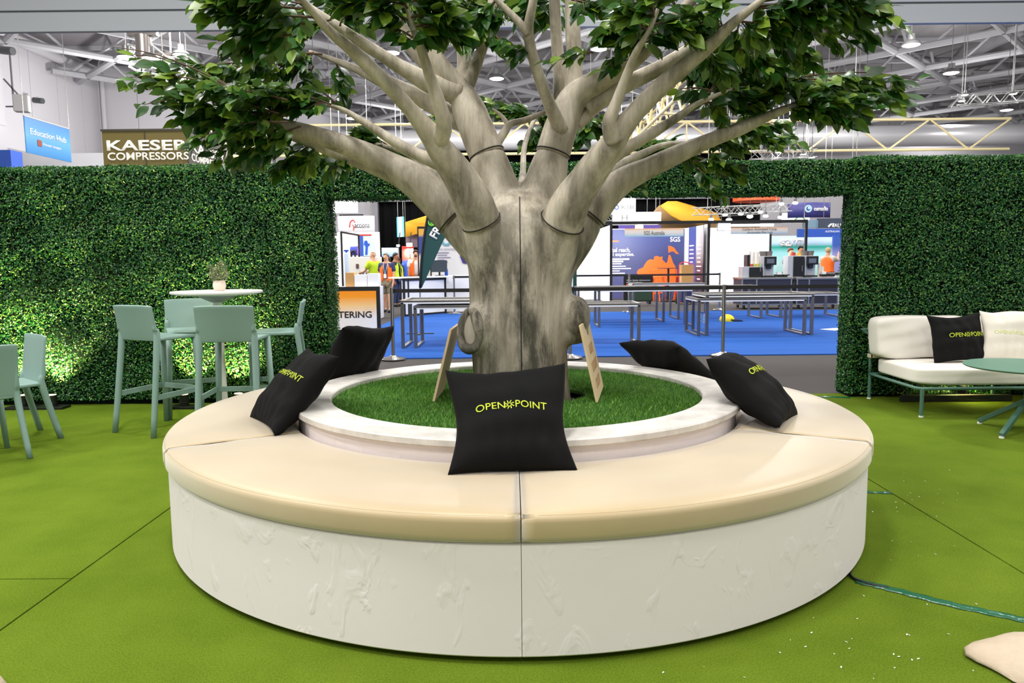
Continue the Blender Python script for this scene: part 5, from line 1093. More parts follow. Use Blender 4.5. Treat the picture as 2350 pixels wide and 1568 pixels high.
for k, (x, y, Y, s) in enumerate(((1632, 504, 24.8, 6), (1673, 505, 24.8, 7), (1700, 491, 25.8, 6), (1721, 497, 24.8, 7), (1745, 487, 26, 6), (1757, 496, 24.8, 6), (1791, 499, 24.8, 6), (1664, 493, 25.5, 6), (1793, 468, 25, 6), (1825, 466, 25, 6))):
    q = at(x, y, Y); t = thing('truss_spotlight', 'small glowing spotlight under the white trusses, number %s from the left' % ['one', 'three', 'four', 'five', 'six', 'seven', 'eight', 'two', 'nine', 'ten'][k], 'spotlight', q, group='spotlights under the white trusses'); r = s * mpp(Y); t['label'] = 'one of the small glowing spotlights strung under the white trusses at right'
    MB().ball((0, 0, 0), r, 8, (1, .8, .55)).build('lens', glow, t, smooth='all'); MB().cyl((0, 0, r * .3), (0, 0, r * 1.6), r * .5, n=10).cyl((0, 0, r * 1.6), (0, 0, 12.9 - q.z), .008, n=5).build('housing', lampg, t)
# ---- signs at right
os_ = thing('curved_banner', 'purple curved hanging banner with a ring logo', 'banner', at(1862, 499, 27)); kk = mpp(27); c = at(1862, 482, 27); R0 = 1.6
mb = MB(); 
for i in range(25):
    a = -.58 + 1.16 * i / 24
    for z in (-.31, .31): mb.v.append((c.x + R0 * math.sin(a), c.y + R0 - R0 * math.cos(a), c.z + z))
mb.f = [(2 * i, 2 * i + 2, 2 * i + 3, 2 * i + 1) for i in range(24)]
o = mb.build('banner_skin', mat('purple_banner', (62, 62, 128), .5), os_, smooth='all', world=True); s = o.modifiers.new('thickness', 'SOLIDIFY'); s.thickness = .02
pt('osmoflo', o, 1868, 474, 1900, 484, 26.95, letterw, .03)
MB().lathe([(.09, -.012), (.15, -.012), (.15, .012), (.09, .012)], n=28, closed=True).ball((.03, .02, 0), .06, 8, (1, 1, .3)).build('ring_logo', mat('pale_blue_print', (170, 206, 240), .5), os_).matrix_parent_inverse = Matrix.Translation(-os_.location) @ Matrix.Translation(at(1855, 479, 26.97)) @ Matrix.Rotation(math.pi / 2, 4, 'X')
for x in (1817, 1905): MB().cyl(at(x, 466, 27.3), at(x, 466, 27.3) + Vector((0, 0, 12.9 - at(x, 466, 27.3).z)), .01, n=5).build('hanging_wire', STEEL, os_, world=True)
gsn = thing('overhead_sign', 'white sign with a green emblem under the purple banner', 'sign', at(1829, 511, 29)); pb('sign_box', 1799, 489, 1858, 511, 29, .3, blown_w, gsn); MB().tube([(-.25, 0, 0), (-.1, 0, .16), (.1, 0, .16), (.25, 0, 0)], .03, 6, smooth=3).build('emblem', mat('green_print', (80, 190, 90), .5), gsn, smooth=True).matrix_parent_inverse = Matrix.Translation(-gsn.location) @ Matrix.Translation(at(1836, 507, 28.95))
au = thing('overhead_sign', 'dark slate hanging sign with white capital letters at the right hedge', 'sign', at(1915, 523, 26)); au_b = pb('sign_box', 1879, 501, 1975, 523, 26, .2, mat('slate_print', (58, 66, 84), .5), au); pb('sign_end', 1846, 505, 1879, 523, 26.05, .2, mat('teal_grey_print', (112, 140, 160), .5), au); pt('AUTOP', au_b, 1914, 513, 1952, 522, 25.98, letterw, .02); MB().tube([at(1901, 521, 25.97), at(1907, 515, 25.97), at(1913, 514, 25.97), at(1911, 521, 25.97)], .04, 6).build('emblem', letterw, au, world=True)
bf = thing('overhead_sign', 'bright blue fascia sign reading Australian near the right hedge', 'sign', at(1890, 544, 23)); bf_b = pb('sign_box', 1832, 525, 1960, 544, 23, .15, mat('cobalt_print', (44, 84, 176), .5), bf); pt('AUSTRALIAN', bf_b, 1894, 529, 1926, 533.5, 22.98, letterw)
tp = thing('display_wall', 'teal and white display wall with big white letters behind the coffee machines', 'display', at(1840, 690, 24)); tp.location.z = 0
tpb = MB().span(at(1766, 600, 24).x, at(1908, 600, 24).x, 24, 24.1, 0, at(1830, 541, 24).z).build('panel', print_mat('teal_bands', [(0, (120, 200, 190)), (.4, (190, 226, 224)), (.62, (150, 214, 216)), (.72, (20, 160, 140)), (.8, (190, 214, 236)), (1, (206, 222, 244))], 'Z', .3, 2.3, emit=.25), tp, world=True)
pt('earm', tpb, 1790, 548, 1845, 566, 23.97, letterw, .03)
bw = thing('display_wall', 'blue and lilac display wall at the right end of the opening', 'display', (at(1930, 600, 21).x, 21, 0)); bwb = MB().span(at(1911, 600, 21).x, at(2000, 600, 21).x, 21, 21.1, 0, at(1930, 541, 21).z).build('panel', print_mat('blue_lilac', [(0, (150, 150, 200)), (.5, (146, 146, 196)), (.7, (60, 90, 170)), (1, (48, 92, 190))], 'Z', .6, 2.2, emit=.1), bw, world=True); pt('We', bwb, 1934, 562, 1948, 569, 20.97, letterw, .02)
wc = thing('white_counter', 'white counter with a blue and black top at the right end of the opening', 'counter', (at(1950, 650, 17).x, 17, 0)); z_ = at(1940, 630, 17).z; MB().span(at(1918, 650, 17).x, at(2010, 650, 17).x, 17, 17.7, 0, z_).build('body', boothw, wc, world=True); MB().span(at(1914, 650, 17).x, at(2010, 650, 17).x, 16.96, 17.74, z_, z_ + .05).build('worktop', black_m, wc, world=True)

def hang(t, Y, *xs):
    for x, y in xs:
        a = at(x, y, Y); MB().cyl(a, Vector((a.x, a.y, 12.9)), .012, n=5).build('hanging_wire', STEEL, t, world=True)
hang(hb, 24.4, (1425, 487), (1505, 487)); hang(kb, 27.4, (1400, 440), (1450, 440)); hang(gsn, 29.1, (1806, 489), (1850, 489)); hang(au, 26.1, (1890, 501), (1960, 501)); hang(bf, 23.07, (1845, 525), (1950, 525)); hang(ringb, 27.9, (1700, 442), (1770, 442))
# ---- coffee carts and their machines
def cart(x0, x1, label, py_top=637):
    Y = 15.5; a, b = at(x0, 670, Y).x, at(x1, 670, Y).x; zt2 = at((x0 + x1) / 2, py_top, Y).z; t = thing('coffee_cart', label, 'cart', ((a + b) / 2, Y + .35, 0))
    MB().span(a, b, Y, Y + .7, .13, zt2 - .05).build('body', mat('charcoal_panel', (40, 42, 58), .45), t, world=True)
    MB().span(a - .02, b + .02, Y - .02, Y + .72, zt2 - .05, zt2).build('steel_top', STEEL, t, world=True, bevel=.005)
    for x in (a + .02, a + (b - a) * .3, b - .02): MB().span(x - .018, x + .018, Y - .012, Y, .1, zt2 - .05).build('edge_trim', STEEL, t, world=True)
    MB().span(a, b, Y - .01, Y + .7, .1, .13).build('chassis', STEEL, t, world=True)
    for x in (a + .1, b - .1):
        for y in (Y + .08, Y + .6): MB().cyl((x - .02, y, .055), (x + .02, y, .055), .055, n=16).build('caster', black_m, t, world=True)
    return zt2, Y
zt2, cy_ = cart(1701, 1817, 'steel topped coffee cart on casters, left of the pair'); cart(1827, 1924, 'steel topped coffee cart on casters, right of the pair')
def on_cart(x0, x1, y, d0=.08, dep=.4):
    Y = cy_ + d0; return at(x0, 620, Y).x, at(x1, 620, Y).x, Y, at((x0 + x1) / 2, y, Y).z, Y + dep
def fridge(x0, xs, x1, ytop, label):
    a, b, Y, zt3, Yb = on_cart(x0, x1, ytop); m_ = at(xs, 620, Y).x; t = thing('milk_fridge', label, 'fridge', ((a + b) / 2, (Y + Yb) / 2, zt2))
    MB().span(a, b, Y + .03, Yb, zt2, zt3).build('body', silver, t, world=True, bevel=.008); dr_ = MB().span(m_, b, Y, Y + .03, zt2 + .01, zt3 - .02).build('door', black_m, t, world=True, bevel=.004); MB().span(b - .06, b - .045, Y - .02, Y, zt2 + .15, zt2 + .3).build('handle', STEEL, dr_, world=True)
    return zt3
f1 = fridge(1705, 1720, 1749, 612, 'small silver milk fridge with black door on the left cart'); f2 = fridge(1809, 1821, 1845, 587, 'tall silver milk fridge with black door on the right cart')
def coffee_machine(x0, x1, ytop, label):
    a, b, Y, zt3, Yb = on_cart(x0, x1, ytop); w = b - a; h = zt3 - zt2; t = thing('coffee_machine', label, 'coffee machine', ((a + b) / 2, (Y + Yb) / 2, zt2))
    MB().span(a, b, Y + .12, Yb, zt2 + .04, zt3).build('body', silver, t, world=True, bevel=.01); MB().span(a - .01, b + .01, Y - .02, Yb, zt2, zt2 + .04).build('drip_base', black_m, t, world=True)
    MB().span(a + w * .12, b + .03, Y - .01, Y + .14, zt2 + h * .58, zt3 - .01).build('control_head', black_m, t, world=True, bevel=.01); MB().span(a + w * .3, b - w * .1, Y - .016, Y - .008, zt2 + h * .66, zt3 - .07).build('screen', mat('screen_grey', (96, 104, 116), .15), t, world=True)
    MB().span(a + w * .35, b - w * .3, Y + .02, Y + .12, zt2 + h * .4, zt2 + h * .58).build('spout', black_m, t, world=True); MB().span(a + .01, a + w * .1, Y + .01, Y + .13, zt2 + .04, zt3 - .01).build('front_panel', silver, t, world=True)
    MB().cyl((a + w * .25, Yb - .12, zt3), (a + w * .25, Yb - .12, zt3 + .13), .075, .095, 18).build('bean_hopper', mat('smoked_plastic', (120, 112, 108), .2), t, world=True, smooth=True); MB().cyl((a + w * .75, Yb - .12, zt3), (a + w * .75, Yb - .12, zt3 + .13), .075, .095, 18).build('bean_hopper', mat('smoked_plastic'), t, world=True, smooth=True)
    return zt3
coffee_machine(1751, 1779, 588, 'silver coffee machine with black screen head on the left cart'); coffee_machine(1847, 1875, 587, 'silver coffee machine with black screen head on the right cart')
cup_m = mat('paper_cup', (236, 228, 212), .6)
rk = at(1714, 600, cy_ + .3); own(MB().box((rk.x, rk.y, (f1 + at(1714, 585, cy_ + .3).z) / 2), (.07, .3, at(1714, 585, cy_ + .3).z - f1)).build('cup_dispenser', black_m), 'black upright panel of the cup dispenser on the left milk fridge', 'dispenser')
for k, x in enumerate((1721, 1730, 1739)):
    q = at(x, 598, cy_ + .22); ztop = at(x, 574, cy_ + .22).z; mb = MB()
    n = 7
    for j in range(n): z0 = f1 + (ztop - f1 - .1) * j / n; mb.lathe([(.026, z0), (.04, z0 + .1), (.037, z0 + .1), (.024, z0 + .004)], (q.x, q.y, 0), n=14, closed=True)
    own(mb.build('cup_stack', cup_m, None, smooth=True), 'one of three tall stacks of paper cups on the left milk fridge', 'cups', 'paper cup stacks on the left milk fridge')
for k, (x, c, nm_) in enumerate(((1725, (214, 84, 60), 'red'), (1732, (190, 204, 110), 'pale green'), (1738, (236, 196, 70), 'yellow'), (1745, (170, 204, 160), 'mint green'))):
    q = at(x, 606, cy_ + .14); own(MB().cyl((q.x, q.y, f1), (q.x, q.y, f1 + .07), .034, .036, 14).build('tea_tin', mat('tin_' + nm_, c, .4), None, smooth=True), nm_ + ' tin in the row of four on the left milk fridge', 'tin', 'row of coloured tins on the left milk fridge')
q = at(1768, 582, cy_ + .25); zq = at(1768, 588, cy_ + .25).z
for (x, c, nm_) in ((1821, (200, 60, 44), 'red'), (1834, (240, 190, 60), 'yellow')):
    q = at(x, 581, cy_ + .2); own(MB().cyl((q.x, q.y, f2), (q.x, q.y, f2 + .085), .05, .055, 14).build('bowl', mat('bowl_' + nm_, c, .5), None, smooth=True), nm_ + ' bowl standing on the tall milk fridge', 'bowl')
for (x0, x1, lb) in ((1783, 1799, 'black tray left of the tall milk fridge, holding napkins'), (1800, 1813, 'black tray standing against the tall milk fridge'), (1886, 1902, 'black tray at the right end of the right cart, holding napkins'), (1903, 1918, 'empty black tray at the very end of the right cart')):
    a, b, Y, zq, Yb = on_cart(x0, x1, 627, .1, .25); t = thing('tray', lb, 'tray', ((a + b) / 2, (Y + Yb) / 2, zt2)); w, d = (b - a) / 2, (Yb - Y) / 2
    MB().add([(-w * .8, -d * .8, 0), (w * .8, -d * .8, 0), (w * .8, d * .8, 0), (-w * .8, d * .8, 0), (-w, -d, .07), (w, -d, .07), (w, d, .07), (-w, d, .07), (-w * .75, -d * .75, .012), (w * .75, -d * .75, .012), (w * .75, d * .75, .012), (-w * .75, d * .75, .012)], [(3, 2, 1, 0), (0, 1, 5, 4), (1, 2, 6, 5), (2, 3, 7, 6), (3, 0, 4, 7), (8, 9, 10, 11), (4, 5, 9, 8), (5, 6, 10, 9), (6, 7, 11, 10), (7, 4, 8, 11)]).build('tray_shell', black_m, t)
    if 'napkins' in lb: own(MB().box(((a + b) / 2, (Y + Yb) / 2, zt2 + .075), ((b - a) * .6, .12, .125)).build('napkin_pile', WHITE, None), 'white pile of napkins in a black tray on the ' + ('left' if x0 < 1800 else 'right') + ' cart', 'napkins')
for k, (dx, h_) in enumerate(((0, .3), (.09, .22))):
    q = at(1880, 600, cy_ + .3); mb = MB()
    for j in range(int(h_ / .03)): mb.lathe([(.026, zt2 + j * .03), (.04, zt2 + j * .03 + .09), (.037, zt2 + j * .03 + .09), (.024, zt2 + j * .03 + .004)], (q.x + dx, q.y, 0), n=14, closed=True)
    own(mb.build('cup_stack', cup_m, None, smooth=True), ('taller' if k == 0 else 'shorter') + ' stack of white cups right of the right coffee machine', 'cups')

# ---- steel tables on the blue carpet
tab_top = mat('glossy_tabletop', (226, 228, 232), .12, spec=.6)
def steel_table(x0, x1, y0, y1, z, label):
    t = thing('steel_table', label, 'table', ((x0 + x1) / 2, (y0 + y1) / 2, .004), 0, 'steel framed tables on the blue carpet'); a, b, c, d = x0 - t.location.x, x1 - t.location.x, y0 - t.location.y, y1 - t.location.y; w = .05
    MB().span(a, b, c, d, z - .052, z - .032).build('tabletop', tab_top, t)
    MB().span(a, b, c, c + w, z - .032, z).span(a, b, d - w, d, z - .032, z).span(a, a + w, c + w, d - w, z - .032, z).span(b - w, b, c + w, d - w, z - .032, z).build('top_frame', DARKSTEEL, t, bevel=.002)
    for x in (a, b - w):
        MB().span(x, x + w, c, c + w, 0, z - .032).span(x, x + w, d - w, d, 0, z - .032).span(x, x + w, c + w, d - w, 0, .03).build('leg_frame', DARKSTEEL, t, bevel=.002)
for a in ((-1.70, .05, 7.17, 8.15, .73, 'taller steel table at left, its end beside the left belt post'), (-1.51, .0, 7.2, 8.1, .645, 'lower steel table nested under the taller one at left'), (.3, 1.96, 7.38, 8.1, .645, 'steel table with one end visible right of the trunk'),
          (1.66, 3.55, 10.47, 11.2, .745, 'steel table running behind the right belt post from beside the trunk'), (1.36, 3.2, 11.6, 12.4, .75, 'steel table whose end legs show right beside the trunk'), (3.13, 4.98, 8.56, 9.5, .64, 'lower steel table right of centre near the belt post'), (3.28, 5.12, 8.6, 9.62, .71, 'taller steel table nested over the lower one near the belt post'),
          (3.6, 5.46, 12.2, 13.1, .72, 'steel table before the left coffee cart'), (5.9, 7.31, 12.36, 13.3, .54, 'low steel table before the right coffee cart'), (2.9, 4.7, 14.0, 14.6, .74, 'farthest steel table, before the navy booth')):
    steel_table(*a)
# ---- belt posts
chrome = mat('polished_steel', (206, 204, 198), .16, 1); belt_m = mat('black_webbing', (16, 16, 18), .7)
def belt_post(x, y, label, h=.965, to=None, zf_=0):
    t = thing('belt_post', label, 'barrier post', (x, y, zf_), 0, 'steel belt barrier posts')
    MB().lathe([(0, 0), (.165, 0), (.168, .012), (.15, .022), (.06, .04), (.034, .055), (0, .055)], n=36).build('base', chrome, t, smooth=True); MB().cyl((0, 0, .045), (0, 0, h - .07), .026, n=20).build('post', chrome, t, smooth=True)
    MB().cyl((0, 0, h - .07), (0, 0, h - .005), .029, n=20).cyl((0, 0, h - .005), (0, 0, h), .024, n=20).build('head', chrome, t, smooth=True)
    if to:
        d = Vector((to[0] - x, to[1] - y, 0)); a = d.normalized() * .03; MB().bar(a + Vector((0, 0, h - .04)), d - a + Vector((0, 0, h - .04)), .003, .05).build('belt', belt_m, t); MB().box(tuple(a * 1.1 + Vector((0, 0, h - .04))), (.02, .035, .06)).build('belt_clip', black_m, t)
belt_post(-1.63, 5.95, 'steel belt post left of the trunk by the rear left pillow', to=(.76, 5.92)); belt_post(.76, 5.92, 'steel belt post hidden behind the trunk, only its base edge showing', to=(2.84, 6.0)); belt_post(2.84, 6.0, 'steel belt post right of centre with black belts both ways', to=(6.6, 6.2))
belt_post(-1.465, 14.69, 'distant steel belt post left of the trunk by the white counter', to=(2.95, 14.8), zf_=.004); belt_post(2.95, 14.8, 'distant steel belt post before the black display panel', to=(5.34, 15.1), zf_=.004); belt_post(5.34, 15.18, 'distant steel belt post before the bare white booth', to=None)
# things left on the blue carpet
pet = mat('clear_bottle', (236, 244, 250), .05, trans=.85)
for (px, py, lb) in ((1616, 742, 'clear water bottle standing on the blue carpet behind the right table'), (1606, 738, 'second clear water bottle just left of the other on the blue carpet')):
    q = gp(px, py); t = thing('water_bottle', lb, 'bottle', (q.x, q.y, .004)); MB().lathe([(0, 0), (.032, .0), (.034, .02), (.034, .13), (.03, .15), (.014, .185), (.014, .2), (0, .2)], n=18).build('body', pet, t, smooth=True); MB().cyl((0, 0, .2), (0, 0, .22), .015, n=12).build('cap', blue_p, t); MB().lathe([(.0346, .06), (.0346, .11)], n=18).build('label_wrap', mat('bottle_label', (120, 170, 220), .4), t, smooth=True)
q = gp(1668, 738); t = thing('yellow_cap', 'yellow and black cap lying on the blue carpet behind the right belt post', 'cap', (q.x, q.y, .004)); MB().ball((0, 0, .03), .16, 12, (1, .8, .75)).build('crown', mat('cap_yellow', (232, 214, 40), .6), t, smooth='all'); MB().add([(.05, -.13, .03), (.3, -.1, .01), (.34, .02, .01), (.1, .12, .03), (.05, -.13, .05), (.3, -.1, .022), (.34, .02, .022), (.1, .12, .05)], [(3, 2, 1, 0), (4, 5, 6, 7), (0, 1, 5, 4), (1, 2, 6, 5), (2, 3, 7, 6), (3, 0, 4, 7)]).build('brim', black_m, t)
q = gp(1910, 757); own(MB().box((q.x + .05, q.y, .008), (.42, .3, .006), rz=.5).build('paper_sheet', WHITE, None), 'white sheet of paper lying on the blue carpet by the right hedge', 'paper')

# ---- left side: sign, flag, counters
cg = thing('poster_stand', 'black framed orange and white poster stand at the left edge of the opening', 'sign', (at(800, 760, 10).x, 10.05, 0)); zt4 = at(830, 658, 10).z; xr = at(872, 700, 10).x; xl = xr - 1.0
MB().span(xl, xr, 10, 10.06, 0, zt4).build('frame', BLACK, cg, world=True, bevel=.004)
pzt, pzb = at(830, 668, 10).z, .05; xp = at(864, 700, 10).x
cgp = MB().span(xl + .05, xp, 9.992, 10.0, pzb, pzt).build('poster', print_mat('poster_orange', [(0, (232, 232, 234)), (.3, (228, 226, 226)), (.62, (238, 196, 132)), (.85, (240, 150, 20)), (1, (238, 140, 8))], 'Z', pzb, pzt), cg, world=True)
xa_ = at(777, 720, 9.98).x; kx = mpp(9.98); lettering('CATERING', black_t, cgp, (at(853, 722, 9.985).x - .44, 9.986, at(820, 722, 9.985).z), .88, 15 * kx, bold=.012)
dt = MB()
for i in range(7):
    for j in range(6 - abs(i - 3)): c = at(837 + i * 3.4, 712 - j * 4.2 + abs(i - 3) * 1, 9.985); dt.lathe([(0, 0), (.008 - .0006 * j, 0)], n=8, c=(0, 0, 0)); 
dt = MB()
for i in range(7):
    for j in range(7 - int(1.4 * abs(i - 3))): c = at(838 + i * 3.3, 713 - j * 4.0, 9.986); dt.box(c, (.011 - .0008 * j, .003, .011 - .0008 * j), M=Matrix.Rotation(.78, 4, 'Y'))
dt.build('dot_emblem', mat('pale_dots', (246, 226, 196), .6), cgp, world=True)
fg = thing('feather_flag', 'teal green feather flag with white capital letters left of the trunk', 'flag', (at(963, 700, 9.5).x, 9.5, 0))
def poly3(pts, Y, th):
    P = [at(x, y, Y) for x, y in pts]; n = len(P); return MB().add([tuple(p) for p in P] + [(p.x, p.y + th, p.z) for p in P], [tuple(range(n)), tuple(reversed(range(n, 2 * n)))] + [(i, (i + 1) % n, n + (i + 1) % n, n + i) for i in range(n)])
fgc = poly3([(963, 661), (968, 661), (1028, 529), (1050, 470), (1050, 400), (1030, 360), (1008, 352), (996, 420), (985, 482), (973, 560)], 9.5, .008).build('flag_cloth', mat('teal_fabric', (14, 66, 66), .7, bump=(30, .2, .004)), fg, world=True)
MB().tube([at(964, 661, 9.49), at(967, 600, 9.49), at(974, 540, 9.49), at(984, 482, 9.49), at(995, 420, 9.49), at(1006, 354, 9.49)], .022, 8, smooth=4).build('pole_sleeve', BLACK, fg, world=True, smooth='all')
MB().cyl((0, 0, .02), at(964, 661, 9.5) - fg.location, .012, n=10).build('pole', STEEL, fg); MB().box((0, 0, .01), (.5, .06, .02)).box((0, 0, .01), (.06, .5, .02)).build('base', BLACK, fg)
kf = mpp(9.48); lettering('FRE', letterw, fgc, at(1003, 528, 9.485), 39 * kf, 20 * kf, xdir=(.52, 0, .854), ydir=(-.854, 0, .52), bold=.03)
gl = MB(); cgl = at(990.5, 510, 9.485); rg = 7.4 * kf
outer = [(cgl + Vector((rg * math.cos(a), 0, rg * math.sin(a)))) for a in [2.6 + (2 * math.pi - .7) * k / 24 for k in range(25)]]; gl.tube(outer, [rg * (.10 + .26 * math.sin(math.pi * k / 24)) for k in range(25)], 6); gl.tube([(cgl + Vector((rg * .42 * math.cos(a), 0, rg * .42 * math.sin(a)))) for a in [3.2 + 2.6 * k / 10 for k in range(11)]], [rg * (.03 + .14 * math.sin(math.pi * k / 10)) for k in range(11)], 6)
gl.build('crescent_emblem', mat('apple_green_print', (118, 200, 60), .6), fgc, world=True)
a, b = gp(925, 727), gp(1023, 719); wcn = thing('white_counter', 'long white counter panel in black frame behind the teal flag', 'counter', ((a.x + b.x) / 2, (a.y + b.y) / 2 + .3, 0)); zc_ = at(1000, 637, 14.9).z
panel('front_panel', a, b, .04, zc_ - .04, .04, boothw, wcn)
d_ = (b - a).normalized(); nrm_ = Vector((-d_.y, d_.x, 0)); fm = MB()
for z in (.02, zc_ - .025): fm.bar(a - nrm_ * .02 + Vector((0, 0, z)), b - nrm_ * .02 + Vector((0, 0, z)), .05, .06)
for f in (0.02, .12, .98): q = a + (b - a) * f; fm.bar(q - nrm_ * .022 + Vector((0, 0, 0)), q - nrm_ * .022 + Vector((0, 0, zc_)), .035 if f == .12 else .06, .04)
fm.build('frame', BLACK, wcn, world=True); panel('worktop', a + nrm_ * .3, b + nrm_ * .3 + Vector((.3, 0, 0)), zc_, zc_ + .03, .5, boothw, wcn)
c2 = thing('white_counter', 'white counter with computer monitor right of the framed counter', 'counter', (at(1050, 700, 15.6).x, 15.9, 0)); MB().span(at(1024, 650, 15.6).x, at(1090, 650, 15.6).x, 15.6, 16.2, 0, zc_ + .03).build('body', boothw, c2, world=True)
mn = thing('computer_monitor', 'black computer monitor on the white counter right of the teal flag', 'monitor', (at(1008, 625, 15.4).x, 15.45, zc_ + .03)); kz = mpp(15.4)
zm = at(1008, 611, 15.4).z - zc_ - .03; MB().box((0, 0, zm), (36 * kz, .03, 27 * kz)).build('screen', mat('monitor_screen', (62, 70, 78), .2), mn, bevel=.004); MB().box((0, .02, zm / 2), (.05, .03, zm)).build('stand', black_m, mn); MB().box((0, .02, .008), (.22, .16, .016)).build('base', black_m, mn)
own(MB().span(at(1020, 620, 15.6).x, at(1027, 620, 15.6).x, 15.65, 15.8, zc_ + .03, zc_ + .2).build('blue_box', blue_p), 'small blue box beside the computer monitor', 'box')
dw = thing('display_wall', 'white display wall with round emblem and faint print behind the monitor', 'display', (at(1035, 600, 18).x, 18, 0)); MB().span(at(985, 600, 18).x, at(1120, 600, 18).x, 18, 18.1, 0, at(1035, 541, 18).z).build('panel', boothw, dw, world=True)
MB().lathe([(.09, -.01), (.16, -.01), (.16, .01), (.09, .01)], n=28, closed=True).build('ring_emblem', mat('aqua_print', (120, 180, 200), .5), dw).matrix_parent_inverse = Matrix.Translation(-dw.location) @ Matrix.Translation(at(1024, 552, 17.98)) @ Matrix.Rotation(math.pi / 2, 4, 'X')
pt('PRESS DEWATERING', dw, 1006, 570, 1048, 574, 17.98, mat('lilac_letters', (150, 150, 180), .6)); sl = MB()
for k, w in enumerate((26, 22, 30, 16, 24)): q = at(1004 + w / 2, 580 + k * 5.5, 17.98); sl.box(q, (w * mpp(18), .004, .025))
sl.build('small_print', mat('lilac_letters'), dw, world=True); pb('teal_strip', 1020, 542, 1085, 546, 17.98, .01, mat('aqua_print'), dw)
poly3([(1055, 570), (1062, 574), (1070, 596), (1072, 606), (1062, 604), (1056, 590)], 17.97, .01).build('violet_print', mat('violet_print', (64, 48, 130), .5), dw, world=True)
ps = thing('poster_stand', 'narrow black framed poster standing behind the teal flag', 'sign', (at(966, 690, 16.2).x, 16.2, 0)); zz = at(966, 520, 16.2).z; MB().span(at(959, 600, 16.2).x, at(990, 600, 16.2).x, 16.2, 16.26, 0, zz).build('frame', BLACK, ps, world=True); MB().span(at(962, 600, 16.2).x, at(987, 600, 16.2).x, 16.19, 16.2, .3, zz - .06).build('poster', print_mat('poster_blue', [(0, (200, 200, 204)), (.6, (214, 206, 200)), (.66, (52, 66, 140)), (.88, (52, 66, 140)), (.92, (226, 170, 70)), (1, (226, 170, 70))], 'Z', .3, zz - .06), ps, world=True)
dg_ = thing('poster_stand', 'dark green sign board edge peeping right of the trunk', 'sign', (at(1312, 690, 13).x, 13.05, 0)); MB().span(at(1298, 640, 13).x, at(1324, 640, 13).x, 13, 13.04, .02, at(1312, 595, 13).z).build('board', mat('bottle_green', (6, 62, 50), .5), dg_, world=True, bevel=.03); MB().box((0, .1, .01), (.3, .4, .02)).build('foot', BLACK, dg_); pb('white_patch', 1300, 624, 1315, 662, 12.985, .01, letterw, dg_)

# booths at far left of the opening
lb_ = thing('shell_booth', 'cluttered white booth with pump displays at the left of the opening', 'booth', (at(820, 650, 22).x, 21, 0))
MB().span(at(740, 600, 22.5).x, at(872, 600, 22.5).x, 22.5, 22.6, 0, at(820, 533, 22.5).z).build('back_wall', boothw, lb_, world=True)
pb('blue_panel', 823, 542, 834, 588, 22.3, .05, mat('cobalt_print'), lb_); pb('pale_panel', 834, 542, 858, 588, 22.3, .05, mat('pale_blue_panel', (196, 222, 240), .5), lb_)
poly3([(836, 553), (842, 552), (845, 560), (848, 558), (848, 563), (844, 566), (843, 585), (838, 585), (839, 566), (834, 560), (836, 558)], 22.28, .01).build('tap_print', blue_p, lb_, world=True)
fb = MB(); A_, B_ = at(783, 533, 18.5), at(823, 540, 20.5); fb.bar((A_.x, A_.y, 0), A_, .05, .05).bar((B_.x, B_.y, 0), B_, .05, .05).bar(A_, B_, .05, .05); fb.build('black_frame', BLACK, lb_, world=True)
wm = thing('pump_unit', 'white machine block with black letters and a blue drum on top', 'machine', (at(833, 650, 20).x, 20.3, 0)); MB().span(at(800, 640, 20).x, at(868, 640, 20).x, 20, 20.8, 0, at(833, 590, 20).z).build('casing', mat('warm_white_paint', (222, 220, 214), .5), wm, world=True, bevel=.02); pt('FLO', wm, 825, 623, 852, 632, 19.98, black_t, .02); pb('hatch', 817, 606, 823, 616, 19.98, .02, mat('brown_panel', (96, 62, 58), .5), wm)
q = at(814, 576, 20.3); MB().cyl((q.x - .12, q.y, q.z), (q.x + .1, q.y, q.z), .15, n=20).build('blue_drum', mat('drum_blue', (50, 66, 170), .4), wm, world=True, smooth=True); MB().tube([at(807, 590, 20.1), at(806, 580, 20.1), at(811, 576, 20.1), at(815, 580, 20.1), at(815, 590, 20.1)], .03, 8, smooth=3).build('black_hose', black_m, wm, world=True, smooth='all')
q = at(796, 620, 19); t = thing('pressure_vessel', 'slim grey blue pressure vessel at the left of the pump booth', 'vessel', (q.x, q.y, 0)); zv = at(796, 580, 19).z; MB().lathe([(0, .02), (.07, .02), (.07, zv - .05), (.04, zv), (0, zv)], n=18).build('tank', mat('vessel_grey', (170, 186, 206), .35), t, smooth=True); MB().cyl((0, 0, zv), (0, 0, zv + .08), .03, n=12).box((0, 0, zv + .06), (.14, .04, .05)).build('valve', blue_p, t)
tbw = thing('white_plinth', 'white plinth behind the orange poster carrying boxes', 'plinth', (at(828, 690, 13.2).x, 13.5, 0)); zp = at(828, 659, 13.2).z; MB().span(at(770, 680, 13.2).x, at(868, 680, 13.2).x, 13.2, 13.9, 0, zp).build('body', boothw, tbw, world=True)
for (x0, y0, x1, m_, nm_, lb) in ((793, 626, 812, card, 'cardboard_box', 'brown cardboard box on the plinth behind the orange poster'), (813, 631, 842, boothw, 'white_box', 'white carton on the plinth, beside the brown box'), (843, 628, 868, boothw, 'white_box', 'white carton on the plinth, nearest the man in orange')):
    xm = (x0 + x1) / 2; own(MB().span(at(x0, 640, 13.3).x, at(x1, 640, 13.3).x, 13.3, 13.65, zp, at(xm, y0, 13.3).z).build(nm_, m_, None, bevel=.003), lb, 'box')
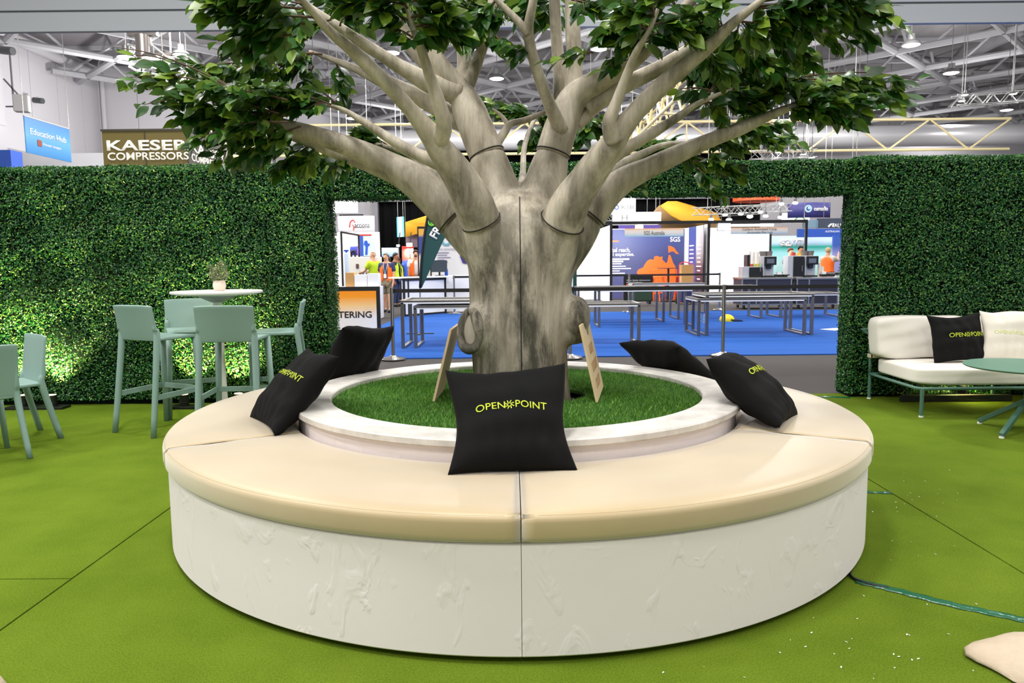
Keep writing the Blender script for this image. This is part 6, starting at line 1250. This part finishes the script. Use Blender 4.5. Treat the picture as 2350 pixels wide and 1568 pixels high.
# hanging signs at left
ac = thing('curved_banner', 'white curved hanging banner with red emblem and dark lettering', 'banner', at(816, 540, 23)); c = at(816, 518, 23); R0 = 1.5; hh = 22 * mpp(23); mb = MB()
for i in range(25):
    a = -.45 + .9 * i / 24
    for z in (-hh, hh): mb.v.append((c.x + R0 * math.sin(a), c.y + R0 - R0 * math.cos(a), c.z + z))
mb.f = [(2 * i, 2 * i + 2, 2 * i + 3, 2 * i + 1) for i in range(24)]
o = mb.build('banner_skin', mat('banner_white', (236, 236, 240), .5), ac, smooth='all', world=True); s = o.modifiers.new('thickness', 'SOLIDIFY'); s.thickness = .02
pt('acciona', o, 814, 511, 848, 523, 22.97, black_t, .005); MB().tube([at(802, 522, 22.97), at(804, 510, 22.97), at(810, 505, 22.97), at(815, 511, 22.97)], .02, 6, smooth=4).tube([at(808, 516, 22.97), at(812, 520, 22.97), at(811, 529, 22.97)], .018, 6, smooth=4).build('arch_emblem', red_m, ac, world=True, smooth='all')
for x in (785, 848): MB().cyl(at(x, 497, 23.2), at(x, 497, 23.2) + Vector((0, 0, 12.9 - at(x, 497, 23.2).z)), .01, n=5).build('hanging_wire', STEEL, ac, world=True)
own(pb('red_strip', 820, 538, 852, 541, 22.43, .07, red_m), 'thin red strip under the white curved banner', 'strip')
eb = thing('overhead_sign', 'overexposed white hanging box sign in the top left of the opening', 'sign', at(793, 488, 25)); pb('sign_box', 755, 440, 811, 486, 25, .8, blown_w, eb)
hang(eb, 25.4, (765, 440), (800, 440))
own(pb('dark_beam', 779, 492, 833, 495, 26, .1, black_m), 'thin dark beam between the two white hanging signs at left', 'beam')
hs = thing('hanging_screen', 'cyan edged hanging screen against the black drape', 'screen', at(919, 545, 28)); MB().box(at(919, 521, 28), (17 * mpp(28) * 1.6, .06, 45 * mpp(28)), rz=-.9).build('screen', print_mat('cyan_screen', [(0, (110, 200, 235)), (.3, (225, 240, 250)), (.7, (225, 240, 250)), (1, (110, 200, 235))], 'X', at(912, 521, 28).x, at(926, 521, 28).x, emit=.5), hs, world=True)
for x in (913, 925): MB().cyl(at(x, 500, 28), at(x, 500, 28) + Vector((0, 0, 12.9 - at(x, 500, 28).z)), .01, n=5).build('hanging_wire', STEEL, hs, world=True)
bs = thing('video_screen', 'blue video screen behind the visitors at left', 'screen', (at(896, 690, 26).x, 26, 0)); MB().box(at(896, 579, 26), (39 * mpp(26), .08, 20 * mpp(26))).build('screen', print_mat('blue_screen', [(0, (110, 150, 220)), (1, (200, 222, 246))], 'Z', at(896, 589, 26).z, at(896, 569, 26).z, emit=.5), bs, world=True); MB().cyl((0, .08, 0), (0, .08, at(896, 579, 26).z), .06, n=10).build('stand', black_m, bs)
rb = thing('display_wall', 'red display panel with glaring lamp left of the teal flag', 'display', (at(936, 690, 24).x, 24, 0)); MB().span(at(923, 600, 24).x, at(949, 600, 24).x, 24, 24.1, 0, at(936, 565, 24).z).build('panel', mat('red_print', (232, 76, 60), .5), rb, world=True)
flood(940, 562, 23.8, .22, 'glaring small floodlight over the red panel', 40, True); flood(914, 564, 23.8, .12, 'small floodlight on the arm left of the red panel', 0, True)
q = at(932, 606, 21); t = thing('blue_barrel', 'blue round barrel behind the visitors, below the red panel', 'barrel', (q.x, 21, 0)); MB().lathe([(0, .0), (.16, .0), (.18, .3), (.18, 1.2), (.1, 1.38), (0, 1.38)], n=20).build('drum', blue_p, t, smooth='all')
# signs over the left hedge
ks = thing('sign_tower', 'olive box sign with bold white lettering above the left hedge', 'sign', (at(334, 380, 14).x, 14.6, 0)); x0, x1 = at(236, 340, 14).x, at(432, 340, 14).x; zk = at(334, 301, 14).z
olive = mat('olive_panel', (98, 86, 40), .5, emit=((98, 86, 40), .25)); ksf = MB().span(x0, x1, 14, 14.02, 1.2, zk).build('front_panel', olive, ks, world=True); kss = MB().span(x1 - .02, x1, 14.02, 16.4, 1.2, zk).build('side_panel', mat('dark_olive_panel', (58, 54, 42), .5), ks, world=True); MB().span(x0 + .01, x1 - .03, 14.03, 16.3, 0, zk - .02).build('core', mat('dark_olive_panel'), ks, world=True)
MB().span(x0 - .02, x1 + .02, 13.98, 16.42, zk, zk + .05).span((x0 + x1) / 2 - .012, (x0 + x1) / 2 + .012, 13.985, 14.0, 1.2, zk).span(x1 - .03, x1 + .012, 13.985, 14.0, 1.2, zk).build('frame_trim', mat('dark_trim', (70, 64, 48), .5), ks, world=True)
sgw = mat('sign_letters_lit', (250, 246, 228), .5, emit=((250, 246, 228), .35))
pt('KAESER', ksf, 247, 322, 430, 345, 13.99, sgw, .022); pt('COMPRESSORS', ksf, 249, 350, 431, 367, 13.99, sgw, .010)
kk = mpp(14); zA, zB = at(432, 333, 14).z, at(432, 358, 14).z
for (tx, z, h_, w_) in (('KAESER', zA, 23 * kk, 2.1), ('COMPRESSORS', zB, 17 * kk, 2.1)): lettering(tx, sgw, kss, (x1 + .006, 15.2, z), w_, h_, xdir=(0, 1, 0), bold=.015)
eh = thing('hanging_banner', 'sky blue hanging banner with white lettering at the left wall', 'banner', at(108, 372, 21)); pA, pB_ = at(54, 265, 20), at(158, 297, 22.4); zb0, zb1 = at(62, 350, 20).z, pA.z
ehb = panel('banner_cloth', pA, pB_, zb0, zb1, .03, print_mat('sky_print', [(0, (50, 130, 196)), (.5, (96, 164, 214)), (1, (44, 120, 190))], 'Z', zb0, zb1), eh)
dv = (pB_ - pA); dv.z = 0; dv.normalize(); mid = (pA + pB_) / 2; nn = Vector((dv.y, -dv.x, 0)); Lb = (Vector((pB_.x, pB_.y)) - Vector((pA.x, pA.y))).length
lettering('Education Hub', letterw, ehb, Vector((mid.x, mid.y, zb0 + (zb1 - zb0) * .62)) + nn * .02, Lb * .80, (zb1 - zb0) * .17, xdir=dv, bold=.01); lettering('Pentair Images', letterw, ehb, Vector((mid.x, mid.y, zb0 + (zb1 - zb0) * .33)) + nn * .02 + dv * .15, Lb * .4, (zb1 - zb0) * .09, xdir=dv)
MB().box(Vector((mid.x, mid.y, zb0 + (zb1 - zb0) * .34)) + nn * .02 - dv * Lb * .22, (.02, .2, .2), rz=math.atan2(dv.y, dv.x) - math.pi / 2).build('square_emblem', mat('rust_print', (150, 70, 50), .5), eh, world=True)
for P_ in (pA, pB_): MB().cyl(P_, Vector((P_.x, P_.y, 12.9)), .012, n=5).build('hanging_wire', STEEL, eh, world=True)
MB().cyl(pA, Vector((pB_.x, pB_.y, zb1)), .03, n=8).build('top_rail', silver, eh, world=True)
own(MB().span(-15.5, at(24, 350, 17).x, 17, 17.5, 0, at(10, 344, 17).z).build('blue_tower', mat('cobalt_print')), 'plain blue booth tower just over the hedge at the left edge', 'booth')
own(MB().span(at(24, 350, 25).x, at(300, 350, 25).x, 25, 25.4, 0, at(130, 352, 25).z).build('booth_wall', boothw), 'plain white booth wall just over the hedge left of the olive sign', 'booth')
# ---------------------------------------------------------------- people
SKIN = mat('skin', (214, 160, 130), .55); SKIN2 = mat('skin_tanned', (170, 112, 80), .55)
def skin_mesh(verts, edges, radii, root=0, sub=1):
    me = bpy.data.meshes.new('skinned'); me.from_pydata(verts, edges, []); o = bpy.data.objects.new('skinned', me); COL.objects.link(o)
    m = o.modifiers.new('skin', 'SKIN'); m.use_smooth_shade = True
    for i, r in enumerate(radii): me.skin_vertices[0].data[i].radius = (r, r) if not isinstance(r, tuple) else r
    me.skin_vertices[0].data[root].use_root = True
    s = o.modifiers.new('sub', 'SUBSURF'); s.levels = sub; s.render_levels = sub
    dg = bpy.context.evaluated_depsgraph_get(); r = bpy.data.meshes.new_from_object(o.evaluated_get(dg)); bpy.data.objects.remove(o); return r
def person(label, loc, H, face, top, vest=None, pants=None, shorts=False, hair=(60, 50, 44), bald=False, cap=None, skin=SKIN, stride=.0, arms=((.02, .02), (.02, .02)), turn=0, extra=None, lean=0, shoes=(24, 24, 26), beard=False):
    """arms: (elbow swing, forearm swing) radians forward for left and right; face = heading of the body"""
    t = thing('person', label, 'person', loc, face - math.pi / 2)       # local +y... built facing +y
    t.rotation_euler.z = face
    V, E, R = [], [], []
    def add(p, r, par=None):
        V.append(Vector(p) * H); R.append(r * H if not isinstance(r, tuple) else (r[0] * H, r[1] * H))
        if par is not None: E.append((par, len(V) - 1))
        return len(V) - 1
    pel = add((0, 0, .53), (.085, .062)); wst = add((0, .005 + lean * .3, .62), (.08, .06), pel); chs = add((0, .005 + lean * .7, .72), (.098, .066), wst); sh = add((0, -.005 + lean, .80), (.075, .05), chs); nk = add((0, .0 + lean, .845), .033, sh)
    hb = add((0, .012 + lean, .885), (.043, .05), nk); hm = add((0, .014 + lean, .925), (.046, .056), hb); htp = add((0, .008 + lean, .966), (.034, .042), hm)
    ct, stn = math.cos(turn), math.sin(turn)
    add((-.062 * stn, .014 + lean + .062 * ct, .915), .010, hm)      # nose
    idx = {}
    for s, (a1, a2) in ((-1, arms[0]), (1, arms[1])):
        s0 = add((s * .098, -.005 + lean, .795), .038, sh)
        e = Vector((s * .125, math.sin(a1) * .17 + lean, .795 - math.cos(a1) * .17)); e0 = add(e, .027, s0)
        wv = Vector((s * .125 - s * .02 * math.sin(a2), e.y + math.sin(a1 + a2) * .145, e.z - math.cos(a1 + a2) * .145)); w0 = add(wv, .017, e0)
        d = (wv - e).normalized(); pm = add(wv + d * .045, (.012, .021), w0)
        for k in range(4): f = add(wv + d * (.06 + .004 * k) + Vector((0, (k - 1.5) * .009, 0)), .0055, pm); add(wv + d * (.085 - .004 * abs(k - 1.4)) + Vector((-s * .006, (k - 1.5) * .0095, 0)), .0048, f)
        th = add(wv + d * .035 + Vector((0, .018, 0)), .006, pm); add(wv + d * .06 + Vector((0, .026, 0)), .005, th); idx[s] = (s0, e0, w0)
    legs = {}
    for s in (-1, 1):
        st_ = stride * s; h0 = add((s * .05, 0, .50), .056, pel); kn = add((s * .056, st_ * .45 + .012, .285), .039, h0); cf = add((s * .057, st_ * .75 - .01, .19), .034, kn); an = add((s * .058, st_ - .012, .048), .021, cf); toe = add((s * .064, st_ + .075, .020), (.021, .016), an); legs[s] = (h0, kn, cf, an, toe)
    body = skin_mesh([tuple(v) for v in V], E, R, 0, 1); bo_ = link('body', body, skin, t, smooth='all')
    def sub(name, ids, m, grow, edges=None, rad=None):
        ids = list(ids); mp = {i: k for k, i in enumerate(ids)}; ee = [(mp[a], mp[b]) for a, b in E if a in mp and b in mp]
        rr_ = [((R[i][0] + grow * H, R[i][1] + grow * H) if isinstance(R[i], tuple) else R[i] + grow * H) for i in ids]
        return link(name, skin_mesh([tuple(V[i]) for i in ids], ee, rr_, 0, 1), m, t, smooth='all')
    tm_ = mat('cloth_%d_%d_%d' % top, top, .8)
    # short sleeved top
    ids = [pel, wst, chs, sh, idx[-1][0], idx[1][0]]; Vb = len(V)
    for s in (-1, 1):
        a, b = V[idx[s][0]], V[idx[s][1]]; V.append(a + (b - a) * .75); R.append(.036 * H); E.append((idx[s][0], len(V) - 1)); ids.append(len(V) - 1)
    sub('shirt', ids, tm_, .016)
    if vest:
        vm = mat('vest_%d_%d_%d' % vest, vest, .7); mb = MB(); N = 28; zs = [.515, .57, .64, .72, .78, .815]; rx = [.126, .117, .113, .122, .114, .066]; ry = [.112, .100, .088, .092, .076, .052]
        for z, a_, b_ in zip(zs, rx, ry):
            for k in range(N + 1):
                q = math.pi / 2 + .32 + (2 * math.pi - .64) * k / N; mb.v.append((a_ * H * math.cos(q), (b_ * math.sin(q) + lean * min(1, max(0, (z - .55) / .25))) * H, z * H))
        for j in range(len(zs) - 1):
            for k in range(N): a_ = j * (N + 1) + k; mb.f.append((a_, a_ + 1, a_ + N + 2, a_ + N + 1))
        o = mb.build('vest', vm, t, smooth='all'); s_ = o.modifiers.new('thickness', 'SOLIDIFY'); s_.thickness = .008
    if pants:
        pm_ = mat('trousers_%d_%d_%d' % pants, pants, .85); ids = [pel]
        for s in (-1, 1): ids += list(legs[s][:2]) + ([] if shorts else list(legs[s][2:4]))
        sub('shorts' if shorts else 'trousers', ids, pm_, .014 if shorts else .010)
    for s in (-1, 1):
        a, b = V[legs[s][3]], V[legs[s][4]]; link('shoe', skin_mesh([tuple(a + Vector((0, -.02 * H, -.022 * H))), tuple((a + b) / 2 + Vector((0, 0, -.006 * H))), tuple(b + Vector((0, .015 * H, 0)))], [(0, 1), (1, 2)], [.028 * H, .030 * H, .022 * H], 0, 1), mat('shoe_%d' % shoes[0], shoes, .6), t, smooth='all')
    hm_ = mat('hair_%d_%d_%d' % hair, hair, .8); c = V[hm]
    hmb = MB(); N = 16
    hc = Vector((0, .006 + lean, .934)) * H
    for j in range(7):
        for k in range(N):
            q = 2 * math.pi * k / N; hi = 1.5 - .5 * math.sin(q) - .12 * abs(math.cos(q)); ph = (hi * j / 6) if not bald else hi * (.62 + .38 * j / 6)
            kb_ = .93 if bald else 1
            hmb.v.append((hc.x + kb_ * .052 * H * math.sin(ph) * math.cos(q), hc.y + kb_ * .061 * H * math.sin(ph) * math.sin(q), hc.z + .068 * H * math.cos(ph)))
    for j in range(6):
        for k in range(N): hmb.f.append((j * N + k, j * N + (k + 1) % N, (j + 1) * N + (k + 1) % N, (j + 1) * N + k))
    if not bald: hmb.f.append(tuple(range(N)))
    o = hmb.build('hair', hm_, t, smooth='all'); s_ = o.modifiers.new('thickness', 'SOLIDIFY'); s_.thickness = .006 * H
    o.rotation_euler.z = turn
    fx = MB()
    for s in (-1, 1): fx.ball((s * .018 * H, c.y + .049 * H, c.z + .002 * H), .005 * H, 5)
    MB().box((0, c.y + .050 * H, c.z - .034 * H), (.022 * H, .005 * H, .004 * H)).build('mouth', mat('lip', (150, 84, 76), .6), bo_); f = fx.build('face_features', mat('eye_dark', (50, 34, 30), .5), bo_); f.location = (0, 0, 0)
    er = MB()
    for s in (-1, 1): er.ball((s * .050 * H, c.y - .004 * H, c.z - .008 * H), .012 * H, 6, (.45, .8, 1.2))
    er.build('ears', skin, bo_, smooth='all')
    if beard: MB().ball((0, c.y + .022 * H, c.z - .036 * H), .028 * H, 8, (1.2, .95, .75)).build('beard', hm_, t, smooth='all')
    if cap: cb_ = MB().lathe([(0, .058 * H), (.03 * H, .054 * H), (.05 * H, .03 * H), (.056 * H, .004 * H), (.05 * H, 0)], (c.x, c.y - .002 * H, c.z + .012 * H), n=18); cb_.box((c.x, c.y + .07 * H, c.z + .018 * H), (.07 * H, .06 * H, .006 * H)); cb_.build('cap', mat('cap_cloth', cap, .8), t, smooth=True)
    return t, V
LIME = (196, 226, 40); ORG = (250, 110, 20)
g1 = gp(890, 716)
t1, V1 = person('man in orange vest, navy shirt and khaki shorts walking towards the lounge', (g1.x, g1.y, -.012), 1.585, math.radians(172), (44, 52, 96), vest=ORG, pants=(134, 124, 104), shorts=True, hair=(150, 144, 140), stride=-.07, arms=((.1, .25), (-.1, .2)), turn=-.3)
Hh = 1.585; MB().tube([(-.04 * Hh, .045 * Hh, .83 * Hh), (-.02 * Hh, .088 * Hh, .72 * Hh), (0, .092 * Hh, .64 * Hh), (.02 * Hh, .088 * Hh, .72 * Hh), (.04 * Hh, .045 * Hh, .83 * Hh)], .008, 6, smooth=3).build('lanyard', mat('lanyard_blue', (140, 196, 220), .6), t1); MB().box((0, .098 * Hh, .61 * Hh), (.075, .006, .11)).build('badge', WHITE, t1)
g3 = gp(910, 703); person('dark haired man in yellow vest and jeans turned right, behind the orange vest', (g3.x, g3.y, -.012), 1.62, math.radians(250), (24, 26, 30), vest=LIME, pants=(44, 56, 96), hair=(70, 68, 66), skin=SKIN2, arms=((.1, .3), (.0, .2)))
p2 = at(858, 640, 18.2); person('bald man in yellow shirt seen from behind at the pump booth', (p2.x, 18.2, -.012), 1.66, math.radians(50), LIME, pants=(30, 34, 52), hair=(200, 160, 138), bald=True, arms=((.5, .9), (.5, .9)))
p4 = at(914, 640, 20.6); person('man in dark cap and yellow vest behind the two others', (p4.x, 20.6, -.012), 1.50, math.radians(230), (22, 22, 24), vest=LIME, pants=(40, 44, 60), cap=(26, 26, 28), skin=SKIN2)
p5 = at(955, 640, 18.6); person('bearded man in orange vest and white shirt beside the teal flag', (p5.x, 18.6, -.012), 1.70, math.radians(190), (240, 238, 236), vest=ORG, pants=(60, 64, 80), hair=(66, 46, 36), beard=True)
p6_ = at(1898, 640, 18.9); person('person in orange vest seen from behind at the right coffee cart, arm raised', (p6_.x, 18.9, -.012), 1.66, math.radians(-40), (196, 188, 180), vest=ORG, pants=(40, 44, 60), hair=(186, 160, 120), arms=((.9, .9), (1.3, 1.1)))
p7_ = at(1812, 640, 19.3); person('brown haired person in a black top behind the tall milk fridge', (p7_.x, 19.3, -.012), 1.66, math.radians(200), (26, 24, 40), pants=(90, 84, 150), hair=(110, 66, 44))
p8_ = at(1835, 640, 20.6); person('black haired person farther back behind the right coffee cart', (p8_.x, 20.6, -.012), 1.74, math.radians(180), (90, 90, 100), pants=(50, 50, 60), hair=(16, 15, 16), skin=SKIN2)
